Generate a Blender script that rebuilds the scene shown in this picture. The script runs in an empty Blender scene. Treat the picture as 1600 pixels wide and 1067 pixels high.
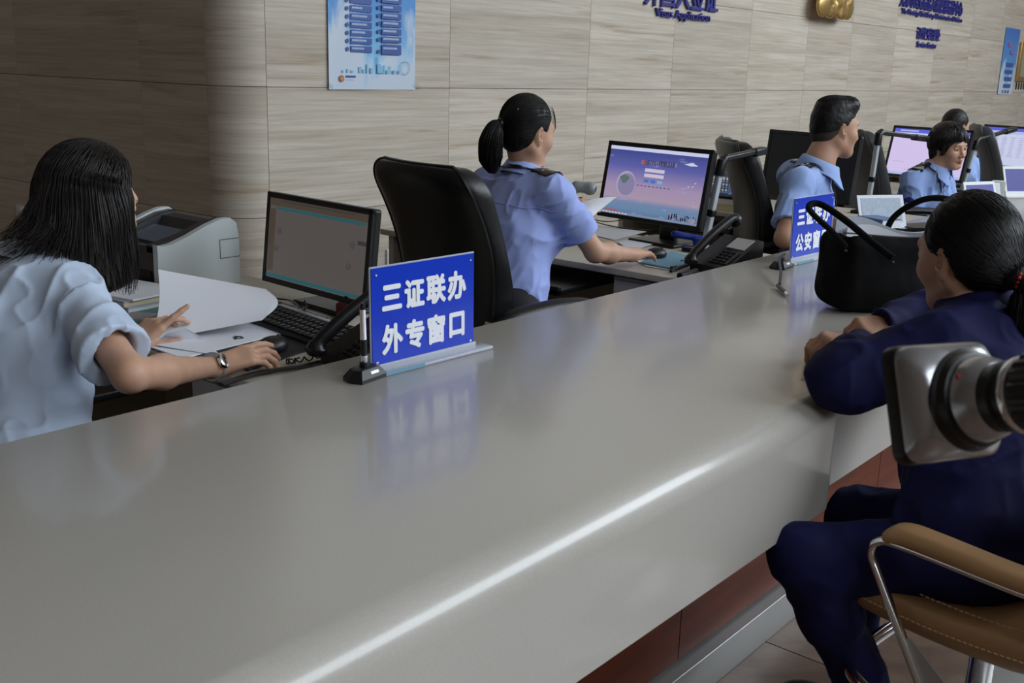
import bpy, math, random
import numpy as np
from mathutils import Matrix, Vector
R_=math.radians
SC=bpy.context.scene
COL=SC.collection
random.seed(7); RNG=np.random.default_rng(7)

# ------------------------------------------------------------------ camera
CAM_H=1.45; FPX=1666.0
CAMROT=np.array([[0.6396494,0.1732852,-0.74887976],[-0.76808675,0.18193298,-0.61395695],[0.02985627,0.96792181,0.24947139]])
cd=bpy.data.cameras.new('camera'); cam=bpy.data.objects.new('camera',cd); COL.objects.link(cam)
cd.sensor_width=22.3; cd.lens=22.3*FPX/1600; cd.clip_start=.05; cd.clip_end=100
m4=Matrix([list(CAMROT[i])+[0] for i in range(3)]+[[0,0,0,1]])
m4.translation=Vector((0,0,CAM_H)); cam.matrix_world=m4
cd.dof.use_dof=True; cd.dof.focus_distance=3.4; cd.dof.aperture_fstop=7.0
SC.camera=cam
SC.view_settings.view_transform='Standard'; SC.view_settings.look='None'
SC.view_settings.gamma=1; SC.view_settings.use_curve_mapping=False
SC.view_settings.exposure=0.0
# ------------------------------------------------------------------ light
w=bpy.data.worlds.new('world'); SC.world=w; w.use_nodes=True
bg=w.node_tree.nodes['Background']; bg.inputs[0].default_value=(1,.86,.72,1); bg.inputs[1].default_value=.10
def area(name,loc,target,sx,sy,power,col):
    l=bpy.data.lights.new(name,'AREA'); l.shape='RECTANGLE'; l.size=sx; l.size_y=sy; l.energy=power; l.color=col
    o=bpy.data.objects.new(name,l); COL.objects.link(o); o.location=loc
    d=Vector(target)-Vector(loc); o.rotation_euler=d.to_track_quat('-Z','Y').to_euler(); return o
area('window_daylight',(9.6,-5.0,5.7),(6.0,2.4,.9),13.0,3.6,1200,(.82,.91,1.0))
area('left_fill_light',(-.6,-5.5,4.8),(1.2,1.5,.8),2.6,3.0,135,(.86,.93,1.0))  # added fill lamp, no window there: lifts the left counter and the woman's back

def D(x,y,t):
    c=np.array([(x-800)/FPX,-(y-533.5)/FPX,-1.0]); return np.array([0,0,CAM_H])+t*(CAMROT@c)

# ------------------------------------------------------------------ materials
MATS={}
def mat(name,col=(.5,.5,.5),rough=.5,metal=0,spec=.5,emit=None,es=1,bump=None,noise=None,alpha=None,trans=0,coat=0,sheen=0,aniso=None,vec='Object'):
    if name in MATS: return MATS[name]
    m=bpy.data.materials.new(name); m.use_nodes=True; nt=m.node_tree; b=nt.nodes['Principled BSDF']
    b.inputs['Base Color'].default_value=(*col,1); b.inputs['Roughness'].default_value=rough
    b.inputs['Metallic'].default_value=metal; b.inputs['Specular IOR Level'].default_value=spec
    if trans: b.inputs['Transmission Weight'].default_value=trans
    if coat: b.inputs['Coat Weight'].default_value=coat; b.inputs['Coat Roughness'].default_value=.1
    if sheen: b.inputs['Sheen Weight'].default_value=sheen
    if emit: b.inputs['Emission Color'].default_value=(*emit,1); b.inputs['Emission Strength'].default_value=es
    if bump or noise:
        tc=nt.nodes.new('ShaderNodeTexCoord')
    if noise:   # (scale vec, amount, detail)
        mp=nt.nodes.new('ShaderNodeMapping'); mp.inputs['Scale'].default_value=noise[0]
        nz=nt.nodes.new('ShaderNodeTexNoise'); nz.inputs['Scale'].default_value=1; nz.inputs['Detail'].default_value=4
        nt.links.new(tc.outputs[vec],mp.inputs[0]); nt.links.new(mp.outputs[0],nz.inputs['Vector'])
        mr=nt.nodes.new('ShaderNodeMapRange'); mr.inputs['From Min'].default_value=.3; mr.inputs['From Max'].default_value=.7
        mr.inputs['To Min'].default_value=1-noise[1]; mr.inputs['To Max'].default_value=1+noise[1]*.6
        mx=nt.nodes.new('ShaderNodeMix'); mx.data_type='RGBA'; mx.blend_type='MULTIPLY'; mx.inputs['Factor'].default_value=1
        mx.inputs['A'].default_value=(*col,1)
        nt.links.new(nz.outputs['Fac'],mr.inputs['Value']); nt.links.new(mr.outputs[0],mx.inputs['B'])
        nt.links.new(mx.outputs['Result'],b.inputs['Base Color'])
    if bump:    # (scale vec, strength, distance)
        mp=nt.nodes.new('ShaderNodeMapping'); mp.inputs['Scale'].default_value=bump[0]
        nz=nt.nodes.new('ShaderNodeTexNoise'); nz.inputs['Scale'].default_value=1; nz.inputs['Detail'].default_value=3
        nt.links.new(tc.outputs[vec],mp.inputs[0]); nt.links.new(mp.outputs[0],nz.inputs['Vector'])
        bp=nt.nodes.new('ShaderNodeBump'); bp.inputs['Strength'].default_value=bump[1]; bp.inputs['Distance'].default_value=bump[2]
        nt.links.new(nz.outputs['Fac'],bp.inputs['Height']); nt.links.new(bp.outputs[0],b.inputs['Normal'])
    MATS[name]=m; return m

def travertine(name,base,dark,swap=False,floor=False):
    m=bpy.data.materials.new(name); m.use_nodes=True; nt=m.node_tree; N=nt.nodes.new; L=nt.links.new
    b=nt.nodes['Principled BSDF']; b.inputs['Roughness'].default_value=.32; b.inputs['Specular IOR Level'].default_value=.35
    geo=N('ShaderNodeNewGeometry'); tc=N('ShaderNodeTexCoord')
    # offset each panel's veins by its island random
    cmb=N('ShaderNodeCombineXYZ'); mul=N('ShaderNodeMath'); mul.operation='MULTIPLY'; mul.inputs[1].default_value=37.
    L(geo.outputs['Random Per Island'],mul.inputs[0]); L(mul.outputs[0],cmb.inputs[2 if not floor else 0]); L(mul.outputs[0],cmb.inputs[1])
    ad=N('ShaderNodeVectorMath'); ad.operation='ADD'; L(tc.outputs['Object'],ad.inputs[0]); L(cmb.outputs[0],ad.inputs[1])
    def nz(sc,det,dist=0,rough=.6):
        mp=N('ShaderNodeMapping'); mp.inputs['Scale'].default_value=sc; t=N('ShaderNodeTexNoise'); t.inputs['Scale'].default_value=1
        t.inputs['Detail'].default_value=det; t.inputs['Distortion'].default_value=dist; t.inputs['Roughness'].default_value=rough
        L(ad.outputs[0],mp.inputs[0]); L(mp.outputs[0],t.inputs['Vector']); return t.outputs['Fac']
    if floor: a=nz((2.2,2.2,2.2),6,1.5); c=nz((9,9,9),5,1); d=nz((1.2,1.2,1),3)
    else: a=nz((.55,.55,13),5,.3); c=nz((1.6,1.6,60),5,.2,.7); d=nz((.75,.75,15),4,.4)
    cr=N('ShaderNodeValToRGB'); e=cr.color_ramp.elements; e[0].position=.34; e[0].color=(*dark,1); e[1].position=.62; e[1].color=(*base,1)
    L(a,cr.inputs[0])
    cr2=N('ShaderNodeValToRGB'); e=cr2.color_ramp.elements; e[0].position=.35; e[0].color=(.74,.73,.72,1); e[1].position=.6; e[1].color=(1.04,1.04,1.04,1)
    L(c,cr2.inputs[0])
    mx=N('ShaderNodeMix'); mx.data_type='RGBA'; mx.blend_type='MULTIPLY'; mx.inputs['Factor'].default_value=.75
    L(cr.outputs[0],mx.inputs['A']); L(cr2.outputs[0],mx.inputs['B'])
    cr3=N('ShaderNodeValToRGB'); e=cr3.color_ramp.elements; e[0].position=.27; e[0].color=(.66,.53,.40,1); e[1].position=.40; e[1].color=(1,1,1,1)
    L(d,cr3.inputs[0])
    mx2=N('ShaderNodeMix'); mx2.data_type='RGBA'; mx2.blend_type='MULTIPLY'; mx2.inputs['Factor'].default_value=.8 if not floor else .4
    L(mx.outputs['Result'],mx2.inputs['A']); L(cr3.outputs[0],mx2.inputs['B'])
    rr=N('ShaderNodeMapRange'); rr.inputs['To Min'].default_value=.93; rr.inputs['To Max'].default_value=1.05
    L(geo.outputs['Random Per Island'],rr.inputs['Value'])
    mx3=N('ShaderNodeMix'); mx3.data_type='RGBA'; mx3.blend_type='MULTIPLY'; mx3.inputs['Factor'].default_value=1
    L(mx2.outputs['Result'],mx3.inputs['A']); L(rr.outputs[0],mx3.inputs['B'])
    L(mx3.outputs['Result'],b.inputs['Base Color'])
    bp=N('ShaderNodeBump'); bp.inputs['Strength'].default_value=.12; bp.inputs['Distance'].default_value=.003
    L(c,bp.inputs['Height']); L(bp.outputs[0],b.inputs['Normal'])
    MATS[name]=m; return m

M_wall=travertine('travertine',(.61,.55,.465),(.50,.435,.35))
M_floor=travertine('brown_marble',(.22,.155,.115),(.12,.08,.058),floor=True)
M_grout=mat('grout',(.16,.13,.10),.9)
M_counter=mat('quartz_counter',(.50,.475,.43),.30,spec=.45,noise=((240,240,240),.055),coat=.35)
M_apron=M_counter
M_wood=mat('redwood_panel',(.125,.024,.007),.5,spec=.3,noise=((3,3,30),.30))
M_steel=mat('brushed_steel',(.45,.45,.44),.4,metal=.6)
M_desk=mat('desk_laminate',(.52,.48,.40),.45,noise=((2,9,2),.05))
M_black=mat('black_plastic',(.007,.007,.008),.38,spec=.4)
M_black_matte=mat('black_matte',(.010,.010,.011),.7)
M_leather=mat('black_leather',(.007,.007,.008),.38,spec=.4,bump=((90,90,90),.25,.002))
M_greyleather=mat('charcoal_leather',(.028,.029,.033),.45,bump=((90,90,90),.25,.002))
M_tan=mat('tan_leather',(.40,.23,.105),.42,bump=((80,80,80),.2,.002),noise=((6,6,6),.12))
M_stitch=mat('tan_stitching',(.55,.38,.22),.7)
M_chrome=mat('chrome',(.75,.75,.77),.12,metal=1)
M_alu=mat('aluminium',(.50,.55,.60),.40,metal=.35)
M_paper=mat('white_paper',(.78,.80,.86),.8)
M_ink=mat('ink',(.03,.03,.04),.7)
M_white=mat('white_plastic',(.70,.72,.72),.4)
M_printer=mat('printer_shell',(.55,.60,.60),.42)
M_darkgrey=mat('dark_grey_plastic',(.035,.036,.04),.4)
M_gold=mat('gold_emblem',(.55,.36,.14),.38,metal=.75)
M_blue=mat('sign_blue',(.010,.045,.52),.25,spec=.3)
M_bluedark=mat('card_blue',(.03,.03,.28),.5)
M_letter=mat('sign_white_lettering',(.85,.87,.92),.5)
M_wallblue=mat('wall_lettering_blue',(.035,.035,.23),.4)
M_acrylic=mat('clear_acrylic',(.9,.93,.95),.06,trans=1,spec=.5); M_acrylic.node_tree.nodes['Principled BSDF'].inputs['IOR'].default_value=1.15
M_film=mat('frosted_acrylic',(.42,.45,.52),.2)
M_skin=mat('skin',(.58,.34,.23),.50,spec=.4,noise=((30,30,30),.06))
def tinted(m):
    # lips and cheeks: a vertex attribute 'tint' blends towards a redder skin
    nt=m.node_tree; b=nt.nodes['Principled BSDF']; a=nt.nodes.new('ShaderNodeAttribute'); a.attribute_name='tint'
    mx=nt.nodes.new('ShaderNodeMix'); mx.data_type='RGBA'; mx.inputs['B'].default_value=(.36,.09,.075,1)
    l=b.inputs['Base Color'].links[0]; src=l.from_socket; nt.links.new(src,mx.inputs['A']); nt.links.new(a.outputs['Fac'],mx.inputs['Factor'])
    nt.links.new(mx.outputs['Result'],b.inputs['Base Color'])
    b.inputs['Subsurface Weight'].default_value=.08; b.inputs['Subsurface Radius'].default_value=(.012,.005,.003); b.inputs['Subsurface Scale'].default_value=1
tinted(M_skin)
M_skin2=mat('skin_tanned',(.50,.28,.185),.50,spec=.4,noise=((30,30,30),.06)); tinted(M_skin2)
M_hair=mat('black_hair',(.0055,.0047,.0047),.50,spec=.30)
M_hairb=mat('dark_brown_hair',(.010,.0065,.0055),.48,spec=.35)
M_fuzz=mat('cropped_hair',(.045,.032,.026),.8,noise=((300,300,300),.5))
M_blouse=mat('pale_blue_blouse',(.50,.60,.76),.75,sheen=.2,bump=((500,500,500),.1,.001))
M_uniform=mat('uniform_blue_shirt',(.35,.44,.86),.75,sheen=.2,bump=((500,500,500),.1,.001))
M_uniform2=mat('light_uniform_shirt',(.29,.42,.78),.75,sheen=.2,bump=((500,500,500),.1,.001))
M_navy=mat('navy_coverall',(.008,.009,.058),.8,spec=.2,bump=((400,400,400),.15,.001))
M_trouser=mat('black_trousers',(.008,.008,.012),.8)
M_eye=mat('eye_white',(.7,.68,.65),.15); M_iris=mat('iris',(.012,.008,.006),.1)
M_silver=mat('silver_thread',(.55,.56,.58),.4,metal=.3)
M_basket=mat('blue_basket',(.22,.33,.62),.5)
M_cream=mat('cream_pages',(.62,.55,.33),.8)
M_teal=mat('teal_folder',(.13,.25,.25),.6)
M_cyan=mat('cyan_mousepad',(.17,.33,.43),.7)
M_stapler=mat('stapler_blue',(.012,.04,.30),.3)
M_red=mat('red_bead',(.45,.02,.02),.2)
M_pen=mat('pen_barrel',(.03,.03,.035),.25)

# ------------------------------------------------------------------ object helpers
WM={}   # world matrices of the roots
def tag(o,label=None,cat=None,group=None,kind=None):
    if label: o['label']=label
    if cat: o['category']=cat
    if group: o['group']=group
    if kind: o['kind']=kind
    return o
def thing(name,label,cat,loc=(0,0,0),rz=0,group=None):
    o=bpy.data.objects.new(name,None); COL.objects.link(o); o.empty_display_size=.1
    o.location=loc; o.rotation_euler=(0,0,rz); WM[o.name]=Matrix.Translation(Vector(loc))@Matrix.Rotation(rz,4,'Z')
    return tag(o,label,cat,group)
def copy_tree(o,parent=None):
    c=o.copy(); COL.objects.link(c)
    if parent is not None: c.parent=parent
    for ch in list(o.children): copy_tree(ch,c)
    return c
def rot_to(d,up=(0,0,1)):
    z=np.array(d,float); z/=np.linalg.norm(z); up=np.array(up,float)
    if abs(z@up)>.99: up=np.array([1,0,0.])
    x=np.cross(up,z); x/=np.linalg.norm(x); return np.array([x,np.cross(z,x),z]).T
def rz3(a): c,s=math.cos(a),math.sin(a); return np.array([[c,-s,0],[s,c,0],[0,0,1.]])
def ry3(a): c,s=math.cos(a),math.sin(a); return np.array([[c,0,s],[0,1,0],[-s,0,c]])
def rx3(a): c,s=math.cos(a),math.sin(a); return np.array([[1,0,0],[0,c,-s],[0,s,c]])
def nrm(v): v=np.array(v,float); return v/np.linalg.norm(v)

class MB:
    def __init__(s): s.v=[]; s.f=[]; s.m=[]; s.n=0; s.mats=[]; s.T=None
    def mi(s,m):
        if m not in s.mats: s.mats.append(m)
        return s.mats.index(m)
    def add(s,v,f,m=None):
        v=np.array(v,float).reshape(-1,3)
        if s.T is not None: v=v@s.T[0].T+s.T[1]
        s.v.append(v); i=s.mi(m) if m else 0
        for q in f: s.f.append([a+s.n for a in q]); s.m.append(i)
        s.n+=len(v); return s
    def box(s,c,size,m=None,R=None,b=.0,axis=None):
        hx,hy,hz=[a/2 for a in size]; b=min(b,hx*.98,hy*.98,hz*.98)
        vs=[];fs=[]
        if b<=0:
            vs=[(x*hx,y*hy,z*hz) for x in(-1,1) for y in(-1,1) for z in(-1,1)]
            fs=[(0,1,3,2),(4,6,7,5),(0,4,5,1),(2,3,7,6),(0,2,6,4),(1,5,7,3)]
        else:
            # rounded box through superposed rings (3 segment rounding)
            seg=3; prof=[]
            for k in range(seg+1):
                a=math.pi/2*k/seg; prof.append((b*(1-math.cos(a)) if 0 else b-b*math.sin(a), -hz+b-b*math.cos(a)))
            prof=prof+[(p,-z) for p,z in prof[::-1]]
            ring=lambda ins:[(sx*(hx-b)+ (b-ins)*math.cos(t),sy*(hy-b)+(b-ins)*math.sin(t)) for sx,sy,t0 in((1,1,0),(-1,1,90),(-1,-1,180),(1,-1,270)) for t in [math.radians(t0+90*q/seg) for q in range(seg+1)]]
            n=4*(seg+1)
            for ins,z in prof: vs+=[(x,y,z) for x,y in ring(ins)]
            for k in range(len(prof)-1):
                for i in range(n): j=(i+1)%n; fs.append((k*n+i,k*n+j,(k+1)*n+j,(k+1)*n+i))
            fs.append(tuple(range(n))[::-1]); fs.append(tuple((len(prof)-1)*n+i for i in range(n)))
        v=np.array(vs,float)
        if R is not None: v=v@np.array(R).T
        return s.add(v+np.array(c,float),fs,m)
    def tube(s,pts,r,m=None,n=8,cap=True,up=(0,0,1),flat=1.):
        pts=np.array(pts,float); k=len(pts); r=np.broadcast_to(np.array(r,float),(k,)) if np.ndim(r)<2 else r
        T=np.gradient(pts,axis=0); T/=np.linalg.norm(T,axis=1)[:,None]+1e-12
        u=np.array(up,float)
        if abs(T[0]@u)>.95: u=np.array([1.,0,0])
        vs=[];U=np.cross(T[0],u); U/=np.linalg.norm(U)
        for i in range(k):
            U=U-T[i]*(U@T[i]); U/=np.linalg.norm(U)+1e-12; V=np.cross(T[i],U)
            a=np.linspace(0,2*math.pi,n,endpoint=False)
            vs.append(pts[i]+r[i]*(np.cos(a)[:,None]*U+flat*np.sin(a)[:,None]*V))
        fs=[(i*n+j,i*n+(j+1)%n,(i+1)*n+(j+1)%n,(i+1)*n+j) for i in range(k-1) for j in range(n)]
        if cap: fs+=[tuple(range(n))[::-1],tuple((k-1)*n+j for j in range(n))]
        return s.add(np.vstack(vs),fs,m)
    def cyl(s,a,b,r,r2=None,m=None,n=20):
        return s.tube([a,b],[r,r if r2 is None else r2],m,n)
    def lathe(s,prof,m=None,n=32,c=(0,0,0),R=None):
        a=np.linspace(0,2*math.pi,n,endpoint=False); v=np.vstack([[(r*math.cos(t),r*math.sin(t),z) for t in a] for r,z in prof])
        if R is not None: v=v@np.array(R).T
        k=len(prof); fs=[(i*n+j,i*n+(j+1)%n,(i+1)*n+(j+1)%n,(i+1)*n+j) for i in range(k-1) for j in range(n)]
        if prof[0][0]>1e-6: fs.append(tuple(range(n))[::-1])
        if prof[-1][0]>1e-6: fs.append(tuple((k-1)*n+j for j in range(n)))
        return s.add(v+np.array(c,float),fs,m)
    def loft(s,rings,m=None,cap=True):
        rings=np.array(rings,float); k,n=rings.shape[:2]
        fs=[(i*n+j,i*n+(j+1)%n,(i+1)*n+(j+1)%n,(i+1)*n+j) for i in range(k-1) for j in range(n)]
        if cap: fs+=[tuple(range(n))[::-1],tuple((k-1)*n+j for j in range(n))]
        return s.add(rings.reshape(-1,3),fs,m)
    def grid(s,P,m=None,thick=0):
        P=np.array(P,float); a,b=P.shape[:2]
        if thick:
            du=np.gradient(P,axis=0); dv=np.gradient(P,axis=1); nn=np.cross(du,dv); nn/=np.linalg.norm(nn,axis=2)[...,None]+1e-12
            Q=np.concatenate([P+nn*thick/2,(P-nn*thick/2)]); v=Q.reshape(-1,3); o=a*b; f=[]
            for i in range(a-1):
                for j in range(b-1):
                    q=(i*b+j,(i+1)*b+j,(i+1)*b+j+1,i*b+j+1); f.append(q); f.append(tuple(o+x for x in q[::-1]))
            bd=[(i,0) for i in range(a)]+[(a-1,j) for j in range(1,b)]+[(i,b-1) for i in range(a-2,-1,-1)]+[(0,j) for j in range(b-2,-1,-1)]
            for (i,j),(i2,j2) in zip(bd[:-1],bd[1:]): f.append((i2*b+j2,i*b+j,o+i*b+j,o+i2*b+j2))
            return s.add(v,f,m)
        return s.add(P.reshape(-1,3),[(i*b+j,(i+1)*b+j,(i+1)*b+j+1,i*b+j+1) for i in range(a-1) for j in range(b-1)],m)
    def prism(s,pts2,fn,m=None):
        # pts2: 2-D outline; fn(x,y,side)->3D for side 0/1
        n=len(pts2); v=[fn(x,y,0) for x,y in pts2]+[fn(x,y,1) for x,y in pts2]
        f=[tuple(range(n))[::-1],tuple(range(n,2*n))]+[(i,(i+1)%n,n+(i+1)%n,n+i) for i in range(n)]
        return s.add(v,f,m)
    def text(s,txt,size,m,c,ax,ay,bold=0.,depth=.002,sx=1.,fitw=None):
        # heavier strokes: the same glyph set down several times, a hair apart
        if bold:
            A=nrm(ax); Bv=nrm(ay); g=bold*size*.55; n_=np.cross(A,Bv)
            for k,(i,j) in enumerate(((0,0),(1,0),(-1,0),(0,1),(0,-1),(.7,.7),(-.7,.7),(.7,-.7),(-.7,-.7))): s.text(txt,size,m,np.array(c,float)+A*g*i+Bv*g*j+n_*.00003*k,ax,ay,0,depth,sx,None if fitw is None else fitw-2*g)
            return s
        cu=bpy.data.curves.new('t','FONT'); cu.body=txt; cu.size=1; cu.align_x='CENTER'; cu.align_y='CENTER'; cu.offset=bold; cu.resolution_u=3
        cu.extrude=depth/2/size
        o=bpy.data.objects.new('t',cu); COL.objects.link(o); dg=bpy.context.evaluated_depsgraph_get(); dg.update()
        me=bpy.data.meshes.new_from_object(o.evaluated_get(dg)); v=np.array([x.co[:] for x in me.vertices]); f=[tuple(p.vertices) for p in me.polygons]
        bpy.data.objects.remove(o); bpy.data.curves.remove(cu); bpy.data.meshes.remove(me)
        if not len(v): return s
        v[:,:2]-=(v[:,:2].max(0)+v[:,:2].min(0))/2
        k=size if fitw is None else None
        if fitw is not None: kx=fitw/(v[:,0].max()-v[:,0].min()); ky=size/(v[:,1].max()-v[:,1].min())
        else: kx=size*sx; ky=size
        ax=nrm(ax); ay=nrm(ay); az=np.cross(ax,ay)
        return s.add(np.array(c,float)+v[:,:1]*kx*ax+v[:,1:2]*ky*ay+v[:,2:]*size*az,f,m)
    def build(s,name,m=None,parent=None,world=False,smooth=True,angle=40):
        v=np.vstack(s.v)
        return mkobj(name,v,s.f,s.mats if s.mats and m is None else [m],parent,world,smooth,s.m if m is None else None,angle)
def mkobj(name,v,f,mats,parent=None,world=False,smooth=True,mi=None,angle=40):
    v=np.array(v,float)
    if parent is not None and world:
        r=parent
        while r.parent: r=r.parent
        inv=np.array(WM[r.name].inverted()); v=v@inv[:3,:3].T+inv[:3,3]
    me=bpy.data.meshes.new(name)
    if isinstance(f,np.ndarray) and f.ndim==2:
        me.vertices.add(len(v)); me.vertices.foreach_set('co',v.astype(np.float32).ravel())
        me.loops.add(f.size); me.loops.foreach_set('vertex_index',f.astype(np.int32).ravel())
        me.polygons.add(len(f)); me.polygons.foreach_set('loop_start',np.arange(0,f.size,f.shape[1],dtype=np.int32))
        me.polygons.foreach_set('loop_total',np.full(len(f),f.shape[1],np.int32)); me.update(calc_edges=True)
    else: me.from_pydata(v.tolist(),[],[list(q) for q in f])
    me.validate()
    for m in mats: me.materials.append(m)
    if mi is not None and len(mi)==len(me.polygons): me.polygons.foreach_set('material_index',np.array(mi,np.int32))
    if smooth:
        me.polygons.foreach_set('use_smooth',np.ones(len(me.polygons),bool))
        if angle and angle<180: me.set_sharp_from_angle(angle=R_(angle))
    me.update()
    o=bpy.data.objects.new(name,me); COL.objects.link(o)
    if parent is not None: o.parent=parent
    return o
def bez(P,n=12):
    # Catmull-Rom through points
    P=np.array(P,float); Q=np.vstack([2*P[0]-P[1],P,2*P[-1]-P[-2]]); out=[]
    for i in range(1,len(Q)-2):
        for t in np.linspace(0,1,n,endpoint=False):
            out.append(.5*((2*Q[i])+(-Q[i-1]+Q[i+1])*t+(2*Q[i-1]-5*Q[i]+4*Q[i+1]-Q[i+2])*t*t+(-Q[i-1]+3*Q[i]-3*Q[i+1]+Q[i+2])*t**3))
    out.append(P[-1]); return np.array(out)

# ------------------------------------------------------------------ signed-distance modeller
_H=RNG.random((32,32,32)).astype(np.float32)
def vnoise(P):
    i=np.floor(P).astype(int); f=P-i; f=f*f*(3-2*f); i&=31; j=(i+1)&31
    def h(a,b,c): return _H[a,b,c]
    x0,y0,z0=i.T; x1,y1,z1=j.T; fx,fy,fz=f.T
    return ((h(x0,y0,z0)*(1-fx)+h(x1,y0,z0)*fx)*(1-fy)+(h(x0,y1,z0)*(1-fx)+h(x1,y1,z0)*fx)*fy)*(1-fz)+((h(x0,y0,z1)*(1-fx)+h(x1,y0,z1)*fx)*(1-fy)+(h(x0,y1,z1)*(1-fx)+h(x1,y1,z1)*fx)*fy)*fz
class Sdf:
    def __init__(s): s.P=[]; s.R=np.eye(3); s.t=np.zeros(3); s.sc=1.; s.k=.012; s.infl=0.; s.disp=[]
    def frame(s,R=np.eye(3),t=(0,0,0),sc=1.): s.R=np.array(R,float); s.t=np.array(t,float); s.sc=sc; return s
    def w(s,p): return s.R@(np.array(p,float)*s.sc)+s.t
    def cap(s,a,b,ra,rb=None,k=None,op=0):
        rb=ra if rb is None else rb
        s.P.append(('c',s.w(a),s.w(b),ra*s.sc+s.infl,rb*s.sc+s.infl,s.k if k is None else k,op)); return s
    def ell(s,c,r,R=None,k=None,op=0):
        RR=s.R if R is None else s.R@np.array(R); s.P.append(('e',s.w(c),RR,np.array(r,float)*s.sc+s.infl,0,s.k if k is None else k,op)); return s
    def box(s,c,h,rd=.01,R=None,k=None,op=0):
        RR=s.R if R is None else s.R@np.array(R); s.P.append(('b',s.w(c),RR,np.array(h,float)*s.sc+s.infl,rd*s.sc,s.k if k is None else k,op)); return s
    def cut(s,c,n,k=.0): s.P.append(('p',s.w(c),s.R@nrm(n),0,0,k,2)); return s
    def path(s,pts,rs,k=None,op=0):
        rs=np.broadcast_to(rs,(len(pts),))
        for i in range(len(pts)-1): s.cap(pts[i],pts[i+1],rs[i],rs[i+1],k,op)
        return s
    def _pe(s,p,P):
        if p[0]=='c':
            _,a,b,ra,rb=p[:5]; ba=b-a; L=ba@ba; pa=P-a; h=np.clip(pa@ba/L,0,1) if L>1e-12 else np.zeros(len(P)); return np.linalg.norm(pa-h[:,None]*ba,axis=1)-(ra+(rb-ra)*h)
        if p[0]=='e':
            q=(P-p[1])@p[2]; r=p[3]; k0=np.linalg.norm(q/r,axis=1); k1=np.linalg.norm(q/(r*r),axis=1); return np.where(k1<1e-6,-r.min(),k0*(k0-1)/np.maximum(k1,1e-6))
        if p[0]=='b':
            q=np.abs((P-p[1])@p[2])-(p[3]-p[4]); return np.linalg.norm(np.maximum(q,0),axis=1)+np.minimum(q.max(1),0)-p[4]
        return (P-p[1])@p[2]
    @staticmethod
    def comb(d,q,k,op):
        if op==1: q=-q; d=-d
        if op==2: d=-d; q=-q
        if k>0: h=np.maximum(k-np.abs(d-q),0)/k; r=np.minimum(d,q)-h*h*k*.25
        else: r=np.minimum(d,q)
        return r if op==0 else -r
    @staticmethod
    def comb2(d,q,k,op):
        if op==0: return Sdf.comb(d,q,k,0)
        if op==1: q=-q   # subtract: max(d,-q)
        return -Sdf.comb(-d,-q,k,0)
    def ev(s,P):
        P=np.atleast_2d(P); d=np.full(len(P),1.)
        for p in s.P: d=Sdf.comb2(d,s._pe(p,P),p[5],p[6])
        for f in s.disp: d=d+f(P)
        return d
    def grad(s,P,e=.002):
        P=np.atleast_2d(P); g=np.stack([s.ev(P+np.eye(3)[i]*e)-s.ev(P-np.eye(3)[i]*e) for i in range(3)],1); return g/(np.linalg.norm(g,axis=1)[:,None]+1e-9)
    def proj(s,P,off=0.,n=8):
        P=np.atleast_2d(np.array(P,float)).copy()
        for _ in range(n): P-=(s.ev(P)-off)[:,None]*s.grad(P)*.9
        return P
    def mesh(s,v=.004,B=8):
        lo=np.full(3,9e9); hi=-lo
        for p in s.P:
            if p[6]==0:
                if p[0]=='c':
                    r=max(p[3],p[4]); lo=np.minimum(lo,np.minimum(p[1],p[2])-r); hi=np.maximum(hi,np.maximum(p[1],p[2])+r)
                else: r=np.linalg.norm(p[3]) if p[0]=='b' else p[3].max(); lo=np.minimum(lo,p[1]-r); hi=np.maximum(hi,p[1]+r)
        lo-=.02+v*2; hi+=.02+v*2; nb=np.ceil((hi-lo)/(B*v)).astype(int)
        g=np.stack(np.meshgrid(*[np.arange(n) for n in nb],indexing='ij'),-1).reshape(-1,3)
        ctr=lo+(g+.5)*B*v; rad=.87*B*v
        dc=s.ev(ctr); keep=np.abs(dc)<rad*1.45+.008; g=g[keep]; ctr=ctr[keep]; n=len(g)
        o=np.stack(np.meshgrid(*[np.arange(B+1)]*3,indexing='ij'),-1).reshape(-1,3)
        m=len(o); P=(lo+(g[:,None,:]*B+o[None])*v); d=np.full((n,m),1.)
        for p in s.P:
            pc=s._pe(p,ctr)
            if p[6]==2: sel=np.ones(n,bool)
            else: sel=pc<rad*1.5+p[5]+.012
            if sel.any():
                q=s._pe(p,P[sel].reshape(-1,3)).reshape(-1,m); d[sel]=Sdf.comb2(d[sel],q,p[5],p[6])
        if s.disp:
            near=np.abs(d)<.04; Q=P[near]; dd=d[near]
            for f in s.disp: dd=dd+f(Q)
            d[near]=dd
        d=d.reshape(n,B+1,B+1,B+1); ins=d<0
        cnt=sum(ins[:,i:i+B,j:j+B,k:k+B].astype(np.int8) for i in(0,1) for j in(0,1) for k in(0,1))
        act=(cnt>0)&(cnt<8); bi,ci,cj,ck=np.nonzero(act); cor=np.stack([ci,cj,ck],1); na=len(bi)
        vals={}
        for i in(0,1):
            for j in(0,1):
                for k in(0,1): vals[i,j,k]=d[bi,ci+i,cj+j,ck+k]
        acc=np.zeros((na,3)); num=np.zeros(na)
        cs=list(vals)
        for a in cs:
            for ax in range(3):
                if a[ax]==0:
                    b=list(a); b[ax]=1; b=tuple(b); va,vb=vals[a],vals[b]; cr=(va<0)!=(vb<0)
                    t=np.where(cr,va/(va-vb+1e-20*(va==vb)),0.); q=np.tile(np.array(a,float),(na,1)); q[:,ax]+=t; acc+=q*cr[:,None]; num+=cr
        pos=lo+(g[bi]*B+cor+acc/num[:,None])*v
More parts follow.
